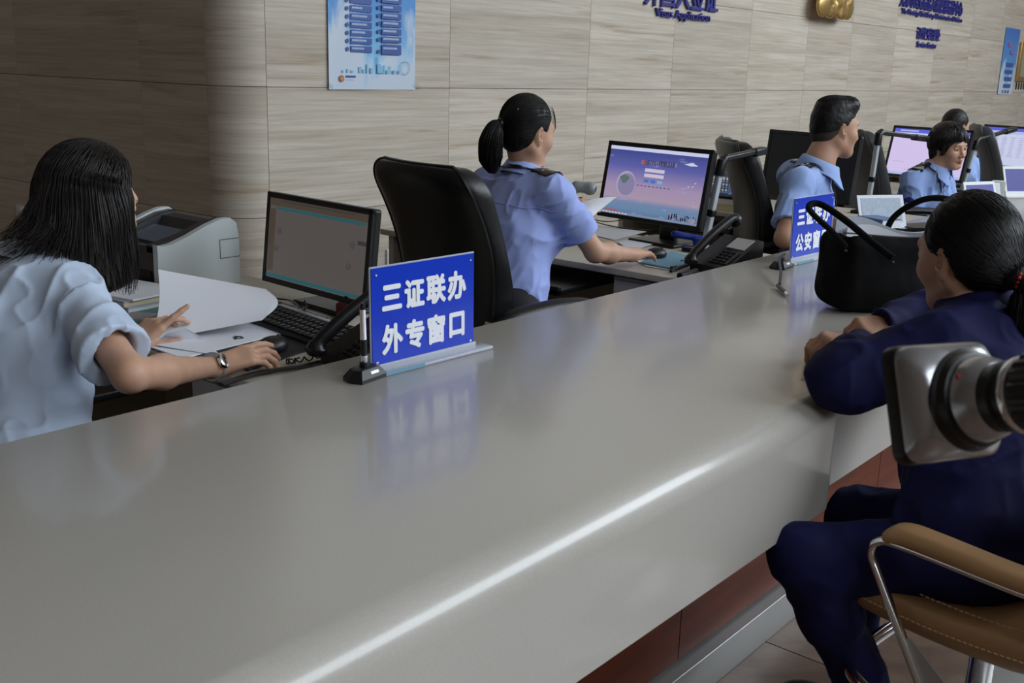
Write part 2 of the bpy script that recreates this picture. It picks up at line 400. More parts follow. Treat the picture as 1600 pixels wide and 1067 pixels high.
        G=g[bi]*B+cor; dim=nb*B+2; key=(G[:,0]*dim[1]+G[:,1])*dim[2]+G[:,2]
        od=np.argsort(key); sk=key[od]
        def look(G2):
            k2=(G2[:,0]*dim[1]+G2[:,1])*dim[2]+G2[:,2]; i=np.searchsorted(sk,k2); i=np.minimum(i,len(sk)-1); ok=sk[i]==k2; return np.where(ok,od[i],-1)
        F=[]; v0=vals[0,0,0]<0; I=np.eye(3,dtype=int)
        for ax in range(3):
            e=[0,0,0]; e[ax]=1; v1=vals[tuple(e)]<0; cr=v0!=v1; a1,a2=I[(ax+1)%3],I[(ax+2)%3]; Gc=G[cr]
            q=np.stack([np.nonzero(cr)[0],look(Gc-a1),look(Gc-a1-a2),look(Gc-a2)],1); fl=v0[cr]; ok=(q>=0).all(1); q=q[ok]; fl=fl[ok]
            q[~fl]=q[~fl][:,::-1]; F.append(q)
        F=np.vstack(F)
        return pos,F
    def build(s,name,m,parent,v=.004,tint=None):
        V,F=s.mesh(v); o=mkobj(name,V,F,[m],parent,True,True,None,None)
        if tint is not None:
            at=o.data.attributes.new('tint','FLOAT','POINT'); at.data.foreach_set('value',tint(V).astype(np.float32))
        return o
# ------------------------------------------------------------------ the room
YW=4.28; XL=3.1
def st(o): return tag(o,kind='structure')
b=MB(); b.box((8.5,-.6,-.05),(25,17,.09),M_grout)
rx=np.arange(-4,21,.8); ry=np.arange(-9,8,.8)
for x in rx:
    for y in ry: b.box((x+.4,y+.4,-.004),(.796,.796,.008),M_floor)
st(b.build('floor'))
b=MB(); b.box((8.5,-.6,7.05),(25,17,.1),mat('ceiling_paint',(.62,.60,.56),.9)); st(b.build('ceiling'))
rows=[-.57,.06,.69,1.32,1.95,2.58,3.21,3.84,4.47,5.10,5.73,6.36,7.0]
G=.003
# wall_back: travertine panels of the long wall behind the desks
xj=[XL+.20,4.585,5.93,6.98,8.15,9.22,10.18,11.3,12.5,13.7,14.9,16.2,17.5,18.8,20.6]
b=MB(); b.box(((XL+.25+20.6)/2,YW+.09,3.5),(20.6-XL-.25,.12,7.0),M_grout)
for z0,z1 in zip(rows[:-1],rows[1:]):
    z0=max(z0,0)
    for x0,x1 in zip(xj[:-1],xj[1:]):
        b.box(((x0+x1)/2,YW+.02,(z0+z1)/2),(x1-x0-G,.04,z1-z0-G),M_wall)
st(b.build('wall_back'))
# wall_left: return wall running away, joined by a rounded corner column
b=MB(); r=.2; cxy=(XL+r,YW+r); yj=[YW+r,5.05,6.35,7.65,8.95]
b.box((XL+.09,7.2,3.5),(.12,5.2,7.0),M_grout)
for z0,z1 in zip(rows[:-1],rows[1:]):
    z0=max(z0,0)
    for y0,y1 in zip(yj[:-1],yj[1:]): b.box((XL+.02,(y0+y1)/2,(z0+z1)/2),(.04,y1-y0-G,z1-z0-G),M_wall)
    a=np.linspace(math.pi+.008,1.5*math.pi-.008,17); out=[(cxy[0]+r*math.cos(t),cxy[1]+r*math.sin(t)) for t in a]; inn=[(cxy[0]+(r-.04)*math.cos(t),cxy[1]+(r-.04)*math.sin(t)) for t in a][::-1]
    b.prism(out+inn,lambda x,y,s,z0=z0,z1=z1:(x,y,z0+G/2 if s==0 else z1-G/2),M_wall)
a=np.linspace(math.pi,1.5*math.pi,13); ri=r-.035
b.prism([(cxy[0]+ri*math.cos(t),cxy[1]+ri*math.sin(t)) for t in a]+[(cxy[0]-.02,cxy[1]-.02)],lambda x,y,s:(x,y,0 if s==0 else 7.0),M_grout)
st(b.build('wall_left'))
b=MB(); b.box((20.65,-2.3,3.5),(.1,13.2,7.0),mat('end_wall_paint',(.42,.38,.32),.8)); st(b.build('wall_right'))
b=MB(); b.box((-4.0,-.6,3.5),(.1,17,7.0),mat('side_wall_paint',(.16,.12,.09),.8)); st(b.build('wall_side'))

# wall sockets
def socket(name,label,c,ax,nv):
    t=thing(name,label,'socket',tuple(c)); ax=np.array(ax,float); nv=np.array(nv,float); R=np.array([ax,np.cross(nv,ax)*1.0,nv]).T
    b=MB(); b.box((0,0,0),(.086,.086,.012),M_white,R=R,b=.003); b.build('face_plate',None,t)
    return t,R,nv
t,R,nv=socket('wall_socket','white square wall socket low on the stone wall beside the black chair',(4.13,YW-.007,.40),(1,0,0),(0,-1,0))
b=MB()
for x,y,a in((-.012,.018,0),(.012,.018,0),(0,-.008,0),(-.011,-.024,.5),(.011,-.024,-.5)): b.box(nv*.0065+R@np.array([x,y,0]),(.003,.009,.002),M_black,R=R)
b.build('pin_holes',None,t)
t,R,nv=socket('wall_socket','white switch plate on the shaded stone wall left of the long-haired woman',(XL-.007,6.45,.50),(0,-1,0),(-1,0,0))
b=MB(); b.box(nv*.008,(.06,.06,.006),M_white,R=R,b=.002); b.build('rocker',None,t)

# ------------------------------------------------------------------ poster
def sky_paper():
    m=bpy.data.materials.new('poster_print'); m.use_nodes=True; nt=m.node_tree; N=nt.nodes.new; L=nt.links.new; b=nt.nodes['Principled BSDF']; b.inputs['Roughness'].default_value=.35
    tc=N('ShaderNodeTexCoord'); sp=N('ShaderNodeSeparateXYZ'); L(tc.outputs['Generated'],sp.inputs[0])
    nz=N('ShaderNodeTexNoise'); nz.inputs['Scale'].default_value=3.2; nz.inputs['Detail'].default_value=6; L(tc.outputs['Generated'],nz.inputs['Vector'])
    cr=N('ShaderNodeValToRGB'); e=cr.color_ramp.elements; e[0].position=0; e[0].color=(.30,.52,.74,1); e[1].position=1; e[1].color=(.05,.16,.50,1)
    x=e.new(.12); x.color=(.25,.55,.80,1); x=e.new(.45); x.color=(.09,.29,.64,1)
    L(sp.outputs[2],cr.inputs[0])
    # clouds: noise minus height
    mm=N('ShaderNodeMath'); mm.operation='MULTIPLY_ADD'; mm.inputs[1].default_value=-.75; mm.inputs[2].default_value=.26; L(sp.outputs[2],mm.inputs[0])
    sx=N('ShaderNodeMath'); sx.operation='SUBTRACT'; sx.inputs[1].default_value=.5; L(sp.outputs[0],sx.inputs[0])
    ab=N('ShaderNodeMath'); ab.operation='ABSOLUTE'; L(sx.outputs[0],ab.inputs[0])
    m2=N('ShaderNodeMath'); m2.operation='MULTIPLY_ADD'; m2.inputs[1].default_value=.35; L(ab.outputs[0],m2.inputs[0]); L(mm.outputs[0],m2.inputs[2])
    ad=N('ShaderNodeMath'); ad.operation='ADD'; L(nz.outputs['Fac'],ad.inputs[0]); L(m2.outputs[0],ad.inputs[1])
    c2=N('ShaderNodeValToRGB'); e=c2.color_ramp.elements; e[0].position=.56; e[0].color=(0,0,0,1); e[1].position=.72; e[1].color=(1,1,1,1); L(ad.outputs[0],c2.inputs[0])
    mx=N('ShaderNodeMix'); mx.data_type='RGBA'; mx.inputs['B'].default_value=(.56,.64,.74,1); L(c2.outputs[0],mx.inputs['Factor']); L(cr.outputs[0],mx.inputs['A']); L(mx.outputs['Result'],b.inputs['Base Color'])
    return m
M_sky=sky_paper()
M_pbar=mat('poster_bar',(.05,.10,.33),.4); M_pcity=mat('poster_skyline',(.20,.48,.70),.5); M_plet=mat('poster_small_print',(.45,.58,.80),.5); M_pbadge=mat('poster_badge',(.42,.12,.05),.5)
def poster(label,x0,x1,z0,z1,full):
    w_,h_=x1-x0,z1-z0
    t=thing('wall_poster',label,'poster',((x0+x1)/2,YW,z0))
    n=14; P=[[( -w_/2+w_*i/(n-1), -.006-.004*math.sin(i*.5)*(1-j/10)-(.012 if i==0 else 0)*(1-j/9)*.5, h_*j/9) for j in range(10)] for i in range(n)]
    b=MB(); b.grid(P,M_sky,thick=.0008); b.build('sheet',None,t)
    X=lambda u:-w_/2+w_*u; yy=-.0135
    b=MB()
    if full:
        rng=random.Random(3)
        for col,(u0,u1) in enumerate(((.235,.475),(.59,.82))):
            z=.188-.006*col; k=0
            while z<h_-.12:
                hh=.052 if (k==0 and col==1) or (k==6 and col==0) else .031
                b.box((X((u0+u1)/2),yy,z+hh/2),(w_*(u1-u0),.001,hh),M_pbar)
                L_=rng.uniform(.5,.92); nc=int(14*L_)
                for q in range(nc):
                    b.box((X(u0+.015+(u1-u0)*.93*L_*(q+.5)/nc),yy-.001,z+hh*.62),(w_*(u1-u0)*.05,.0008,.010),M_plet)
                b.cyl((X(u0-.035),yy,z+.014),(X(u0-.035),yy-.001,z+.014),.011,m=M_pbar,n=12)
                z+=hh+.009; k+=1
        # skyline
        for u,hh,ww in((.15,.02,.02),(.20,.03,.02),(.25,.02,.03),(.34,.05,.03),(.38,.03,.02),(.42,.075,.018),(.47,.045,.03),(.54,.14,.008),(.56,.08,.03),(.59,.06,.03),(.62,.07,.02),(.66,.03,.03),(.69,.065,.012),(.74,.03,.03),(.80,.03,.02)):
            b.box((X(u),yy,.085+hh*.30),(w_*ww,.001,hh*.6),M_pcity)
        a=np.linspace(0,2*math.pi,25); b.tube([(X(.87)+.034*math.cos(q),yy,.115+.034*math.sin(q)) for q in a],.0015,M_pcity,4)
        b.lathe([(0,0),(.017,0),(.017,.001),(0,.001)],M_pbadge,20,(X(.135),yy,.055),R=rx3(math.pi/2))
        b.lathe([(0,0),(.009,0),(.009,.0015),(0,.0015)],M_gold,12,(X(.135),yy-.001,.055),R=rx3(math.pi/2))
        for q in range(7): b.box((X(.19)+q*.0098,yy,.066),(.008,.001,.010),M_pbar)
        for q in range(6): b.box((X(.19)+q*.0098,yy,.050),(.007,.001,.003),M_plet)
        b.build('printed_service_list',None,t)
        for u in(.0,1.0): b=MB(); b.box((X(u)+(.015 if u else 0),-.0155,.02),(.05,.0006,.02),M_acrylic,R=ry3(.5)); b.build('adhesive_tape',None,t)
    else:
        for q in range(4): b.box((X(.55),yy,h_*.45-q*.09),(w_*.5,.001,.05),M_pbar)
        for q in range(3): b.box((X(.3+.2*q),yy,.035),(.05,.001,.035),M_pbar)
        for q in range(2): b.box((X(.4+.2*q),yy,h_*.75-q*.09),(.16,.001,.05),mat('poster_red_print',(.30,.13,.33),.5))
        b.build('printed_service_list',None,t)
poster('large blue sky and skyline poster with two columns of printed lines, taped to the wall',3.68,4.30,1.31,2.25,True)
poster('narrow-looking blue poster at the far right end of the stone wall',15.05,15.70,1.29,2.13,False)

# ------------------------------------------------------------------ raised wall lettering
def lettering(label,lines,grp=None):
    for txt,xc,zc,size,fw in lines:
        pass
def wtext(label,txt,xc,zc,h,fw,bold=.02):
    b=MB(); b.text(txt,h,M_wallblue,(xc,YW-.012,zc),(1,0,0),(0,0,1),bold,.02,fitw=fw)
    o=b.build('wall_lettering',None,None,smooth=False); tag(o,label,'lettering'); return o
wtext('large blue Chinese letters cut by the top edge, over the words Visas Application','外国人签证',7.05,2.00,.21,1.02,.03)
wtext('blue words Visas Application on the stone wall','Visas Application',7.07,1.845,.075,.76,.02)
wtext('long row of blue Chinese characters right of the gold emblem','天津市公安局出入境管理局分中心',12.25,2.245,.16,1.95,.02)
wtext('long line of small blue English words right of the gold emblem','The Municipal Exit-Entry Administration Division',12.3,2.118,.07,1.9,.02)
wtext('short row of five blue Chinese characters right of the gold emblem','证件受理处',12.22,1.93,.125,.72,.02)
wtext('small blue words Service Center under five Chinese characters','Service Center',12.2,1.815,.06,.60,.02)

# gold emblem: its draped base and the foot of the shield show in the frame
t=thing('gold_emblem','gilded wall emblem with two draped leaf lobes, cut by the top edge','emblem',(9.48,YW,1.94))
S=Sdf(); S.frame(t=(9.48,YW-.115,1.94)); S.k=.010
for sx in(-1,1):
    S.ell((sx*.20,0,.16),(.19,.05,.13),R=ry3(sx*.55))
    S.ell((sx*.10,-.01,.09),(.12,.05,.08),R=ry3(sx*.3))
    for q in range(5): S.cap((sx*.03,-.03,.07),(sx*(.10+.06*q),-.045,.05+.055*q),.012,.016,.006)
    S.cap((sx*.04,-.03,.14),(sx*.26,-.03,.95),.05,.05); S.cap((sx*.0,-.03,.14),(sx*.14,-.03,.95),.04,.04)
S.ell((0,0,.78),(.24,.05,.55)); S.cap((0,-.04,.04),(0,-.06,.2),.035,.03)
S.build('relief',M_gold,t,.012)
b=MB(); b.box((0,-.05,.25),(.2,.09,.3),M_gold,b=.01); b.build('backing_plate',None,t)
# framed gilt plate and small dark lettering at the very right
b=MB(); b.box((16.25,YW-.02,1.72),(.95,.03,.52),M_gold,b=.01); b.box((16.25,YW-.038,1.72),(.80,.008,.40),mat('plate_inner',(.45,.46,.36),.3,metal=.4)); tag(b.build('wall_plaque'),'gilt framed plaque at the right edge of the picture beyond the blue poster','plaque')
b=MB()
for q in range(7): b.box((15.88+.12*q,YW-.004,1.40),(.05,.006,.09),M_black)
tag(b.build('wall_notice'),'row of small black characters below the gilt plaque','lettering')

# ------------------------------------------------------------------ counter
CT=.825
def counter_profile(yf,bev=.035):
    # y,z outline, front at yf
    pr=[(yf+.060,CT),(1.69,CT),(1.70,CT-.004),(1.70,CT-.045),(1.66,CT-.045),(1.66,CT-.05),(yf+.045,CT-.05),(yf+.045,.575),(yf,.575)]
    n=10; c=(yf+.055,CT-.055); pr+=[(c[0]-.055*math.cos(a),c[1]+.055*math.sin(a)) for a in np.linspace(0,math.pi/2,n)]
    return pr
t=thing('service_counter','long pale grey speckled stone service counter with a deep front apron over a redwood base','counter',(4,1.2,0))
b=MB(); pr=counter_profile(.80)
# left run, its end rounded back a little
xs=[-1.6,2.02]+[2.02+.05*math.sin(a) for a in np.linspace(.2,math.pi/2,6)]
ofs=[0,0]+[.05*(1-math.cos(a)) for a in np.linspace(.2,math.pi/2,6)]
b.loft([[(x,(y if y>.95 else y+o),z) for y,z in pr] for x,o in zip(xs+[9.6],ofs+[.05])],M_counter)
b.build('countertop',None,t,world=True,angle=50)
b=MB()
xp=np.arange(-1.6,9.7,1.2)
for x0 in xp: b.box((x0+.6,1.12,.345),(1.196,.03,.47),M_wood)
b.box((4,1.145,.34),(11.2,.02,.48),M_grout)
b.build('front_panel',None,t,world=True)
b=MB(); b.box((4,1.095,.05),(11.2,.05,.10),M_steel,b=.002); b.build('kick_plate',None,t,world=True)
b=MB(); b.box((4,1.60,.39),(11.2,.03,.78),M_desk); b.build('back_panel',None,t,world=True)

# ------------------------------------------------------------------ desks (fronts face -x, run along y)
def desk(x0,label):
    t=thing('office_desk',label,'desk',(x0,1.72,0))
    b=MB(); b.box((.38,.86,.7275),(.76,1.70,.025),M_desk,b=.003); b.build('desktop',None,t)
    for y in(.03,1.67): b=MB(); b.box((.38,y,.357),(.70,.03,.714),M_desk); b.build('side_panel',None,t)
    b=MB(); b.box((.70,.85,.42),(.02,1.6,.55),M_desk); b.build('modesty_panel',None,t)
    d=MB(); d.box((.30,.28,.60),(.50,.42,.20),M_desk); d.build('drawer_unit',None,t)
    d=MB(); d.box((.045,.28,.60),(.02,.40,.18),M_desk,b=.002); dd=d.build('drawer',None,t)
    d=MB(); d.box((.030,.28,.63),(.012,.14,.02),M_black,b=.003); d.build('handle',None,dd)
    d=MB(); d.box((.02,.93,.655),(.42,.72,.02),M_black,b=.004); d.box((-.18,.93,.66),(.02,.72,.035),M_black,b=.004); d.build('keyboard_tray',None,t)
    return t
desk(1.41,'pale laminate desk with the printer, paper pile and leftmost monitor')
desk(3.24,'pale laminate desk under the monitor showing an earth picture')
desk(5.05,'pale laminate desk in front of the male officer with the dark monitor')
desk(6.80,'pale laminate desk under the monitor behind the short-haired officer')
desk(8.50,'farthest pale laminate desk under the rightmost monitor')

# ------------------------------------------------------------------ office chairs
def cushion(b,rings,mat_,n=36,e=4.):
    # rings: (centre, half width, half thick, bow) in x(thickness) y(width) z
    out=[]
    for (cx_,cz_),hw,ht,bow in rings:
        r=[]
        for a in np.linspace(0,2*math.pi,n,endpoint=False):
            c,s=math.cos(a),math.sin(a); y=hw*math.copysign(abs(s)**(2/e),s); x=ht*math.copysign(abs(c)**(2/e),c)
            r.append((cx_+x+bow*(y/max(hw,.01))**2,y,cz_))
        out.append(r)
    b.loft(out,mat_)
def office_chair(m,label,loc,rz,group=None):
    t=thing('office_chair',label,'chair',loc,rz,group)
    b=MB(); R=[]
    for k,u in enumerate(np.concatenate([np.linspace(0,.86,18),.86+.14*np.sin(np.linspace(0,math.pi/2,12)[1:])])):
        z=.50+.66*u; hw=(.20+.055*math.sin(min(1,u*1.3)*math.pi/2))*(1-.0*u); endf=math.sqrt(max(0,1-max(0,(u-.86)/.14)**2*.995)); lowf=math.sqrt(max(.04,1-max(0,(.08-u)/.08)**2))
        ht=(.055+.012*math.sin(u*7))*min(lowf,.35+.65*endf); R.append(((-.20-.16*u+.05*math.sin(u*3.1),z),hw*(.70+.30*endf)*(.9+.1*lowf),ht,.035))
    cushion(b,R,m,44,5); bk=b.build('backrest',None,t,angle=60)
    # piping round the rear edge
    b=MB(); pp=[]
    for (c,hw,ht,bow) in R: pp.append((c[0]-ht*.72+bow*.93,hw*.965,c[1]))
    top=[(R[-1][0][0]-R[-1][2]*.7+bow*(y/R[-1][1])**2,y,R[-1][0][1]+.002) for y in np.linspace(R[-1][1]*.96,-R[-1][1]*.96,9)]
    pp=pp+top+[(x,-y,z) for x,y,z in pp[::-1]]; b.tube(pp,.006,m,6); b.build('piping',None,bk)
    b=MB(); Rg=[]
    for z,f in((.40,.90),(.405,.97),(.42,1),(.47,1),(.50,.985),(.515,.93),(.52,.85)):
        r=[]
        for a in np.linspace(0,2*math.pi,44,endpoint=False):
            c,s=math.cos(a),math.sin(a); r.append((.03+.25*f*math.copysign(abs(c)**.4,c),.26*f*math.copysign(abs(s)**.4,s),z))
        Rg.append(r)
    b.loft(Rg,m); b.build('seat',None,t,angle=60)
    for s in(1,-1):
        b=MB(); P=bez([(-.26,s*.275,.70),(-.18,s*.285,.725),(-.02,s*.29,.735),(.12,s*.29,.72),(.20,s*.285,.66),(.17,s*.28,.55),(.08,s*.27,.45)],6)
        rr=np.interp(np.linspace(0,1,len(P)),[0,.1,.5,.7,1],[.018,.030,.032,.024,.016]); b.tube(P,rr,m,12,flat=.62); ar=b.build('armrest',None,t)
        b=MB(); b.cyl((-.27,s*.262,.70),(-.27,s*.305,.70),.016,m=M_chrome); b.build('chrome_joint',None,ar)
    b=MB(); b.cyl((0,0,.08),(0,0,.40),.028,m=M_black); b.cyl((0,0,.30),(0,0,.40),.05,m=M_black); b.build('gas_column',None,t)
    for k in range(5):
        a=k*2*math.pi/5+.3; b=MB(); b.tube([(0,0,.10),(.15*math.cos(a),.15*math.sin(a),.09),(.28*math.cos(a),.28*math.sin(a),.065)],[.026,.022,.015],M_black,8)
        lg=b.build('leg',None,t); b=MB(); b.cyl((.28*math.cos(a)-.02*math.sin(a),.28*math.sin(a)+.02*math.cos(a),.03),(.28*math.cos(a)+.02*math.sin(a),.28*math.sin(a)-.02*math.cos(a),.03),.028,m=M_black); b.build('caster',None,lg)
    return t
office_chair(M_leather,'large black leather office chair behind the blue signboard, holding the ponytailed officer',(2.66,2.235,0),R_(-9.5))
office_chair(M_leather,'black leather office chair holding the male officer with the swept-up hair',(4.64,2.12,0),R_(-50))
office_chair(M_greyleather,'charcoal office chair holding the short-haired officer beyond the male officer',(6.30,2.26,0),R_(-44))
office_chair(M_greyleather,'farthest charcoal office chair, holding the half-hidden officer',(float(D(1524,250,7.3)[0])+.14,float(D(1524,250,7.3)[1])-.30,0),R_(-66))
# low stool under the long-haired woman, hidden by the counter
t=thing('office_stool','low black office stool under the long-haired woman in the pale blue blouse','stool',(.93,2.13,0))
b=MB(); b.lathe([(0,.40),(.19,.40),(.21,.42),(.21,.45),(.19,.47),(0,.475)],M_leather); b.build('seat',None,t)
b=MB(); b.cyl((0,0,.03),(0,0,.40),.028,m=M_black); b.build('column',None,t)
b=MB(); b.lathe([(0,0),(.22,0),(.22,.015),(.06,.035),(0,.035)],M_chrome); b.build('base',None,t)
# ------------------------------------------------------------------ monitors
def em(name,col,s=1.0): return mat(name,(.01,.01,.01),.25,emit=col,es=s)
def earth_screen():
    m=bpy.data.materials.new('screen_earth_wallpaper'); m.use_nodes=True; nt=m.node_tree; N=nt.nodes.new; L=nt.links.new; b=nt.nodes['Principled BSDF']
    b.inputs['Base Color'].default_value=(.01,.01,.01,1); b.inputs['Roughness'].default_value=.25
    tc=N('ShaderNodeTexCoord'); sp=N('ShaderNodeSeparateXYZ'); L(tc.outputs['Generated'],sp.inputs[0])
    cr=N('ShaderNodeValToRGB'); e=cr.color_ramp.elements; e[0].position=0; e[0].color=(.10,.14,.26,1); e[1].position=1; e[1].color=(.035,.05,.22,1)
    for p,c in((.10,(.12,.22,.36,1)),(.20,(.16,.22,.38,1)),(.27,(.36,.28,.38,1)),(.45,(.33,.25,.40,1)),(.72,(.10,.11,.36,1))): x=e.new(p); x.color=c
    L(sp.outputs[2],cr.inputs[0])
    mp=N('ShaderNodeMapping'); mp.inputs['Scale'].default_value=(5,1,11); L(tc.outputs['Generated'],mp.inputs[0])
    nz=N('ShaderNodeTexNoise'); nz.inputs['Scale'].default_value=1; nz.inputs['Detail'].default_value=5; L(mp.outputs[0],nz.inputs['Vector'])
    mr=N('ShaderNodeMapRange'); mr.inputs['From Min'].default_value=.62; mr.inputs['From Max'].default_value=.85; mr.inputs['To Max'].default_value=.6; L(nz.outputs['Fac'],mr.inputs['Value'])
    mx=N('ShaderNodeMix'); mx.data_type='RGBA'; mx.inputs['B'].default_value=(.5,.55,.75,1); L(mr.outputs[0],mx.inputs['Factor']); L(cr.outputs[0],mx.inputs['A'])
    L(mx.outputs['Result'],b.inputs['Emission Color']); b.inputs['Emission Strength'].default_value=1.0; return m
def monitor(label,px,yaw,tilt,w_,h_,content,zb=.74,bez_=.018,base=True):
    # px = centre of the screen in the room
    c=np.array(px,float); R3=rz3(yaw); stand=c+R3@np.array([0,.07+math.sin(tilt)*.05,0])
    t=thing('computer_monitor',label,'monitor',(stand[0],stand[1],zb),yaw)
    lc=np.array([0,-(.07+math.sin(tilt)*.05),c[2]-zb]); R=rx3(-tilt)
    b=MB(); b.T=(R,lc)
    b.box((0,.016,0),(w_,.028,h_),M_black,b=.008); b.box((0,.04,-.01),(w_*.72,.035,h_*.66),M_black,b=.012)
    for x,z,ww,hh in((0,h_/2-bez_/2,w_,bez_),(0,-h_/2+bez_/2,w_,bez_),(w_/2-bez_/2,0,bez_,h_),(-w_/2+bez_/2,0,bez_,h_)): b.box((x,0,z),(ww,.012,hh),M_black,b=.003)
    b.build('housing',None,t,smooth=False)
    s=MB(); s.T=(R,lc); content(s,w_-2*bez_,h_-2*bez_); s.build('screen',None,t,smooth=False)
    b=MB(); top=lc[2]-.02; b.box((0,.045,top/2+.005),(.085,.028,top),M_black,b=.008); b.box((0,.045,top),(.10,.05,.09),M_black,b=.01); b.build('stand_neck',None,t)
    b=MB(); b.box((0,.02,.008),(.25,.19,.014),M_black,b=.006); b.build('stand_base',None,t)
    return t
def scr(b,w_,h_,m): b.box((0,0,0),(w_,.006,h_),m)
def rect(b,w_,h_,u,v,du,dv,m,dy=.0005):
    b.box((-w_/2+w_*u,-.0035-dy,-h_/2+h_*v),(w_*du,.0006,h_*dv),m)
E_page=em('screen_grey_page',(.075,.066,.063)); E_teal=em('screen_teal_bar',(.012,.08,.10)); E_ol=em('screen_olive_bar',(.055,.042,.03)); E_dk=em('screen_dark',(.03,.03,.035))
E_lilac=em('screen_lilac_page',(.62,.52,.80)); E_bluebar=em('screen_blue_title',(.09,.11,.62)); E_tblue=em('screen_table_blue',(.40,.48,.80)); E_w=em('screen_white_field',(.55,.50,.62)); E_line=em('screen_line',(.30,.32,.5))
E_btn=em('screen_button',(.06,.16,.50)); E_cy=em('screen_cyan_button',(.15,.42,.62)); E_red=em('screen_red',(.45,.07,.05)); E_navy=em('screen_navy_text',(.01,.01,.05)); E_ph=em('screen_planet',(.22,.20,.34)); E_gr=em('screen_green',(.10,.15,.14)); E_taskb=em('screen_taskbar',(.18,.24,.35)); E_pg2=em('screen_white_page',(.55,.58,.78))
def c_doc(b,w_,h_):
    scr(b,w_,h_,E_page); rect(b,w_,h_,.5,.955,1,.09,E_ol); rect(b,w_,h_,.5,.975,.75,.02,E_dk); rect(b,w_,h_,.53,.885,.9,.035,E_teal)
    rect(b,w_,h_,.035,.48,.07,.78,E_ol); rect(b,w_,h_,.965,.48,.07,.78,E_page,.0008); rect(b,w_,h_,.5,.035,1,.04,E_teal); rect(b,w_,h_,.96,.66,.08,.05,E_dk,.001)
    for q in range(24): rect(b,w_,h_,.03,.12+.031*q,.03,.006,E_dk,.001)
    for u,v in((.12,.60),(.10,.38),(.87,.62),(.85,.36)):
        a=np.linspace(0,2*math.pi,17); b.tube([(-w_/2+w_*u+.009*math.cos(q),-.0045,-h_/2+h_*v+.009*math.sin(q)) for q in a],.0009,E_dk,4)
        b.tube([(-w_/2+w_*u-.004,-.0045,-h_/2+h_*v),(-w_/2+w_*u,-.0045,-h_/2+h_*v-.004),(-w_/2+w_*u+.006,-.0045,-h_/2+h_*v+.006)],.0009,E_dk,4)
def c_earth(b,w_,h_):
    scr(b,w_,h_,earth_screen()); rect(b,w_,h_,.5,.975,1,.05,E_pg2); rect(b,w_,h_,.5,.018,1,.03,E_taskb)
    # planet
    cx_,cz_,r_=-w_*.28,-.01,.052
    b.prism([(cx_+r_*math.cos(a),cz_+r_*math.sin(a)) for a in np.linspace(0,2*math.pi,33)[:-1]],lambda x,y,s:(x,-.0036-.0006*s,y),em('screen_planet_rim',(.36,.33,.46)))
    b.prism([(cx_+.004+r_*.90*math.cos(a),cz_-.004+r_*.90*math.sin(a)) for a in np.linspace(0,2*math.pi,33)[:-1]],lambda x,y,s:(x,-.0040-.0006*s,y),E_ph)
    b.prism([(cx_-.010+r_*.45*math.cos(a)*(1+.25*math.sin(3*a)),cz_+.018+r_*.34*math.sin(a)) for a in np.linspace(0,2*math.pi,25)[:-1]],lambda x,y,s:(x,-.0044-.0006*s,y),E_gr)
    rect(b,w_,h_,.53,.80,.36,.055,em('screen_login_band',(.20,.18,.36)),.0006)
    rect(b,w_,h_,.375,.80,.03,.05,E_red,.002); b.text('全国公安出入境管理信息系统',.022,E_navy,(w_*.04,-.0055,h_*.30),(1,0,0),(0,0,1),.02,.0005,fitw=w_*.31)
    rect(b,w_,h_,.50,.69,.20,.05,E_w,.0006); rect(b,w_,h_,.50,.615,.20,.05,E_w,.0006)
    for u,m in((.43,E_btn),(.50,E_btn),(.57,E_cy)): rect(b,w_,h_,u,.535,.052,.045,m,.0006)
    for q in range(9): rect(b,w_,h_,.35+.04*q,.46,.022,.010,E_navy,.0006)
    rng=random.Random(5)
    for q in range(34): rect(b,w_,h_,.72+.26*rng.random(),.045+.06*rng.random(),.012,.022+.05*rng.random(),em('screen_city',(.30,.25,.32)) if q%2 else E_navy,.0006+.0004*q/34)
    for q in range(8): rect(b,w_,h_,.03+.035*q,.02,.02,.02,E_w,.001)
    rect(b,w_,h_,.12,.055,.13,.02,E_red,.001)
    b.add([(w_*.28,-.0045,h_*.33),(w_*.36,-.0045,h_*.36),(w_*.42,-.0045,h_*.32),(w_*.35,-.0045,h_*.31)],[(0,1,2,3)],E_pg2)
    for u,v in((.86,.52),(.90,.53),(.92,.58)): b.add([(w_*(u-.5)-.006,-.0045,h_*(v-.5)),(w_*(u-.5),-.0045,h_*(v-.5)+.003),(w_*(u-.5)+.006,-.0045,h_*(v-.5)+.004),(w_*(u-.5),-.0045,h_*(v-.5)-.003)],[(0,1,2,3)],E_w)
def c_off(b,w_,h_): scr(b,w_,h_,M_black)
def c_form(b,w_,h_):
    scr(b,w_,h_,E_lilac); rect(b,w_,h_,.5,.96,1,.08,E_bluebar); rect(b,w_,h_,.5,.88,1,.07,E_pg2); rect(b,w_,h_,.2,.96,.25,.03,E_tblue,.001)
    rect(b,w_,h_,.5,.03,1,.05,E_tblue)
    for q in range(5): rect(b,w_,h_,.08+.03*q,.28,.02,.012,E_line); rect(b,w_,h_,.25+.03*q,.12,.02,.012,E_line)
def c_table(b,w_,h_):
    scr(b,w_,h_,E_pg2); rect(b,w_,h_,.5,.96,1,.08,E_bluebar); rect(b,w_,h_,.5,.88,1,.06,E_tblue)
    rng=random.Random(9)
    for r in range(11):
        for c in range(7):
            rect(b,w_,h_,.08+.135*c,.76-.048*r,.05+.05*rng.random(),.014,E_line)
    rect(b,w_,h_,.5,.03,1,.05,E_taskb)
monitor('leftmost monitor, its screen showing a grey document page with a teal bar',(1.985,2.37,.93),R_(-94),R_(6.2),.50,.272,c_doc,bez_=.017)
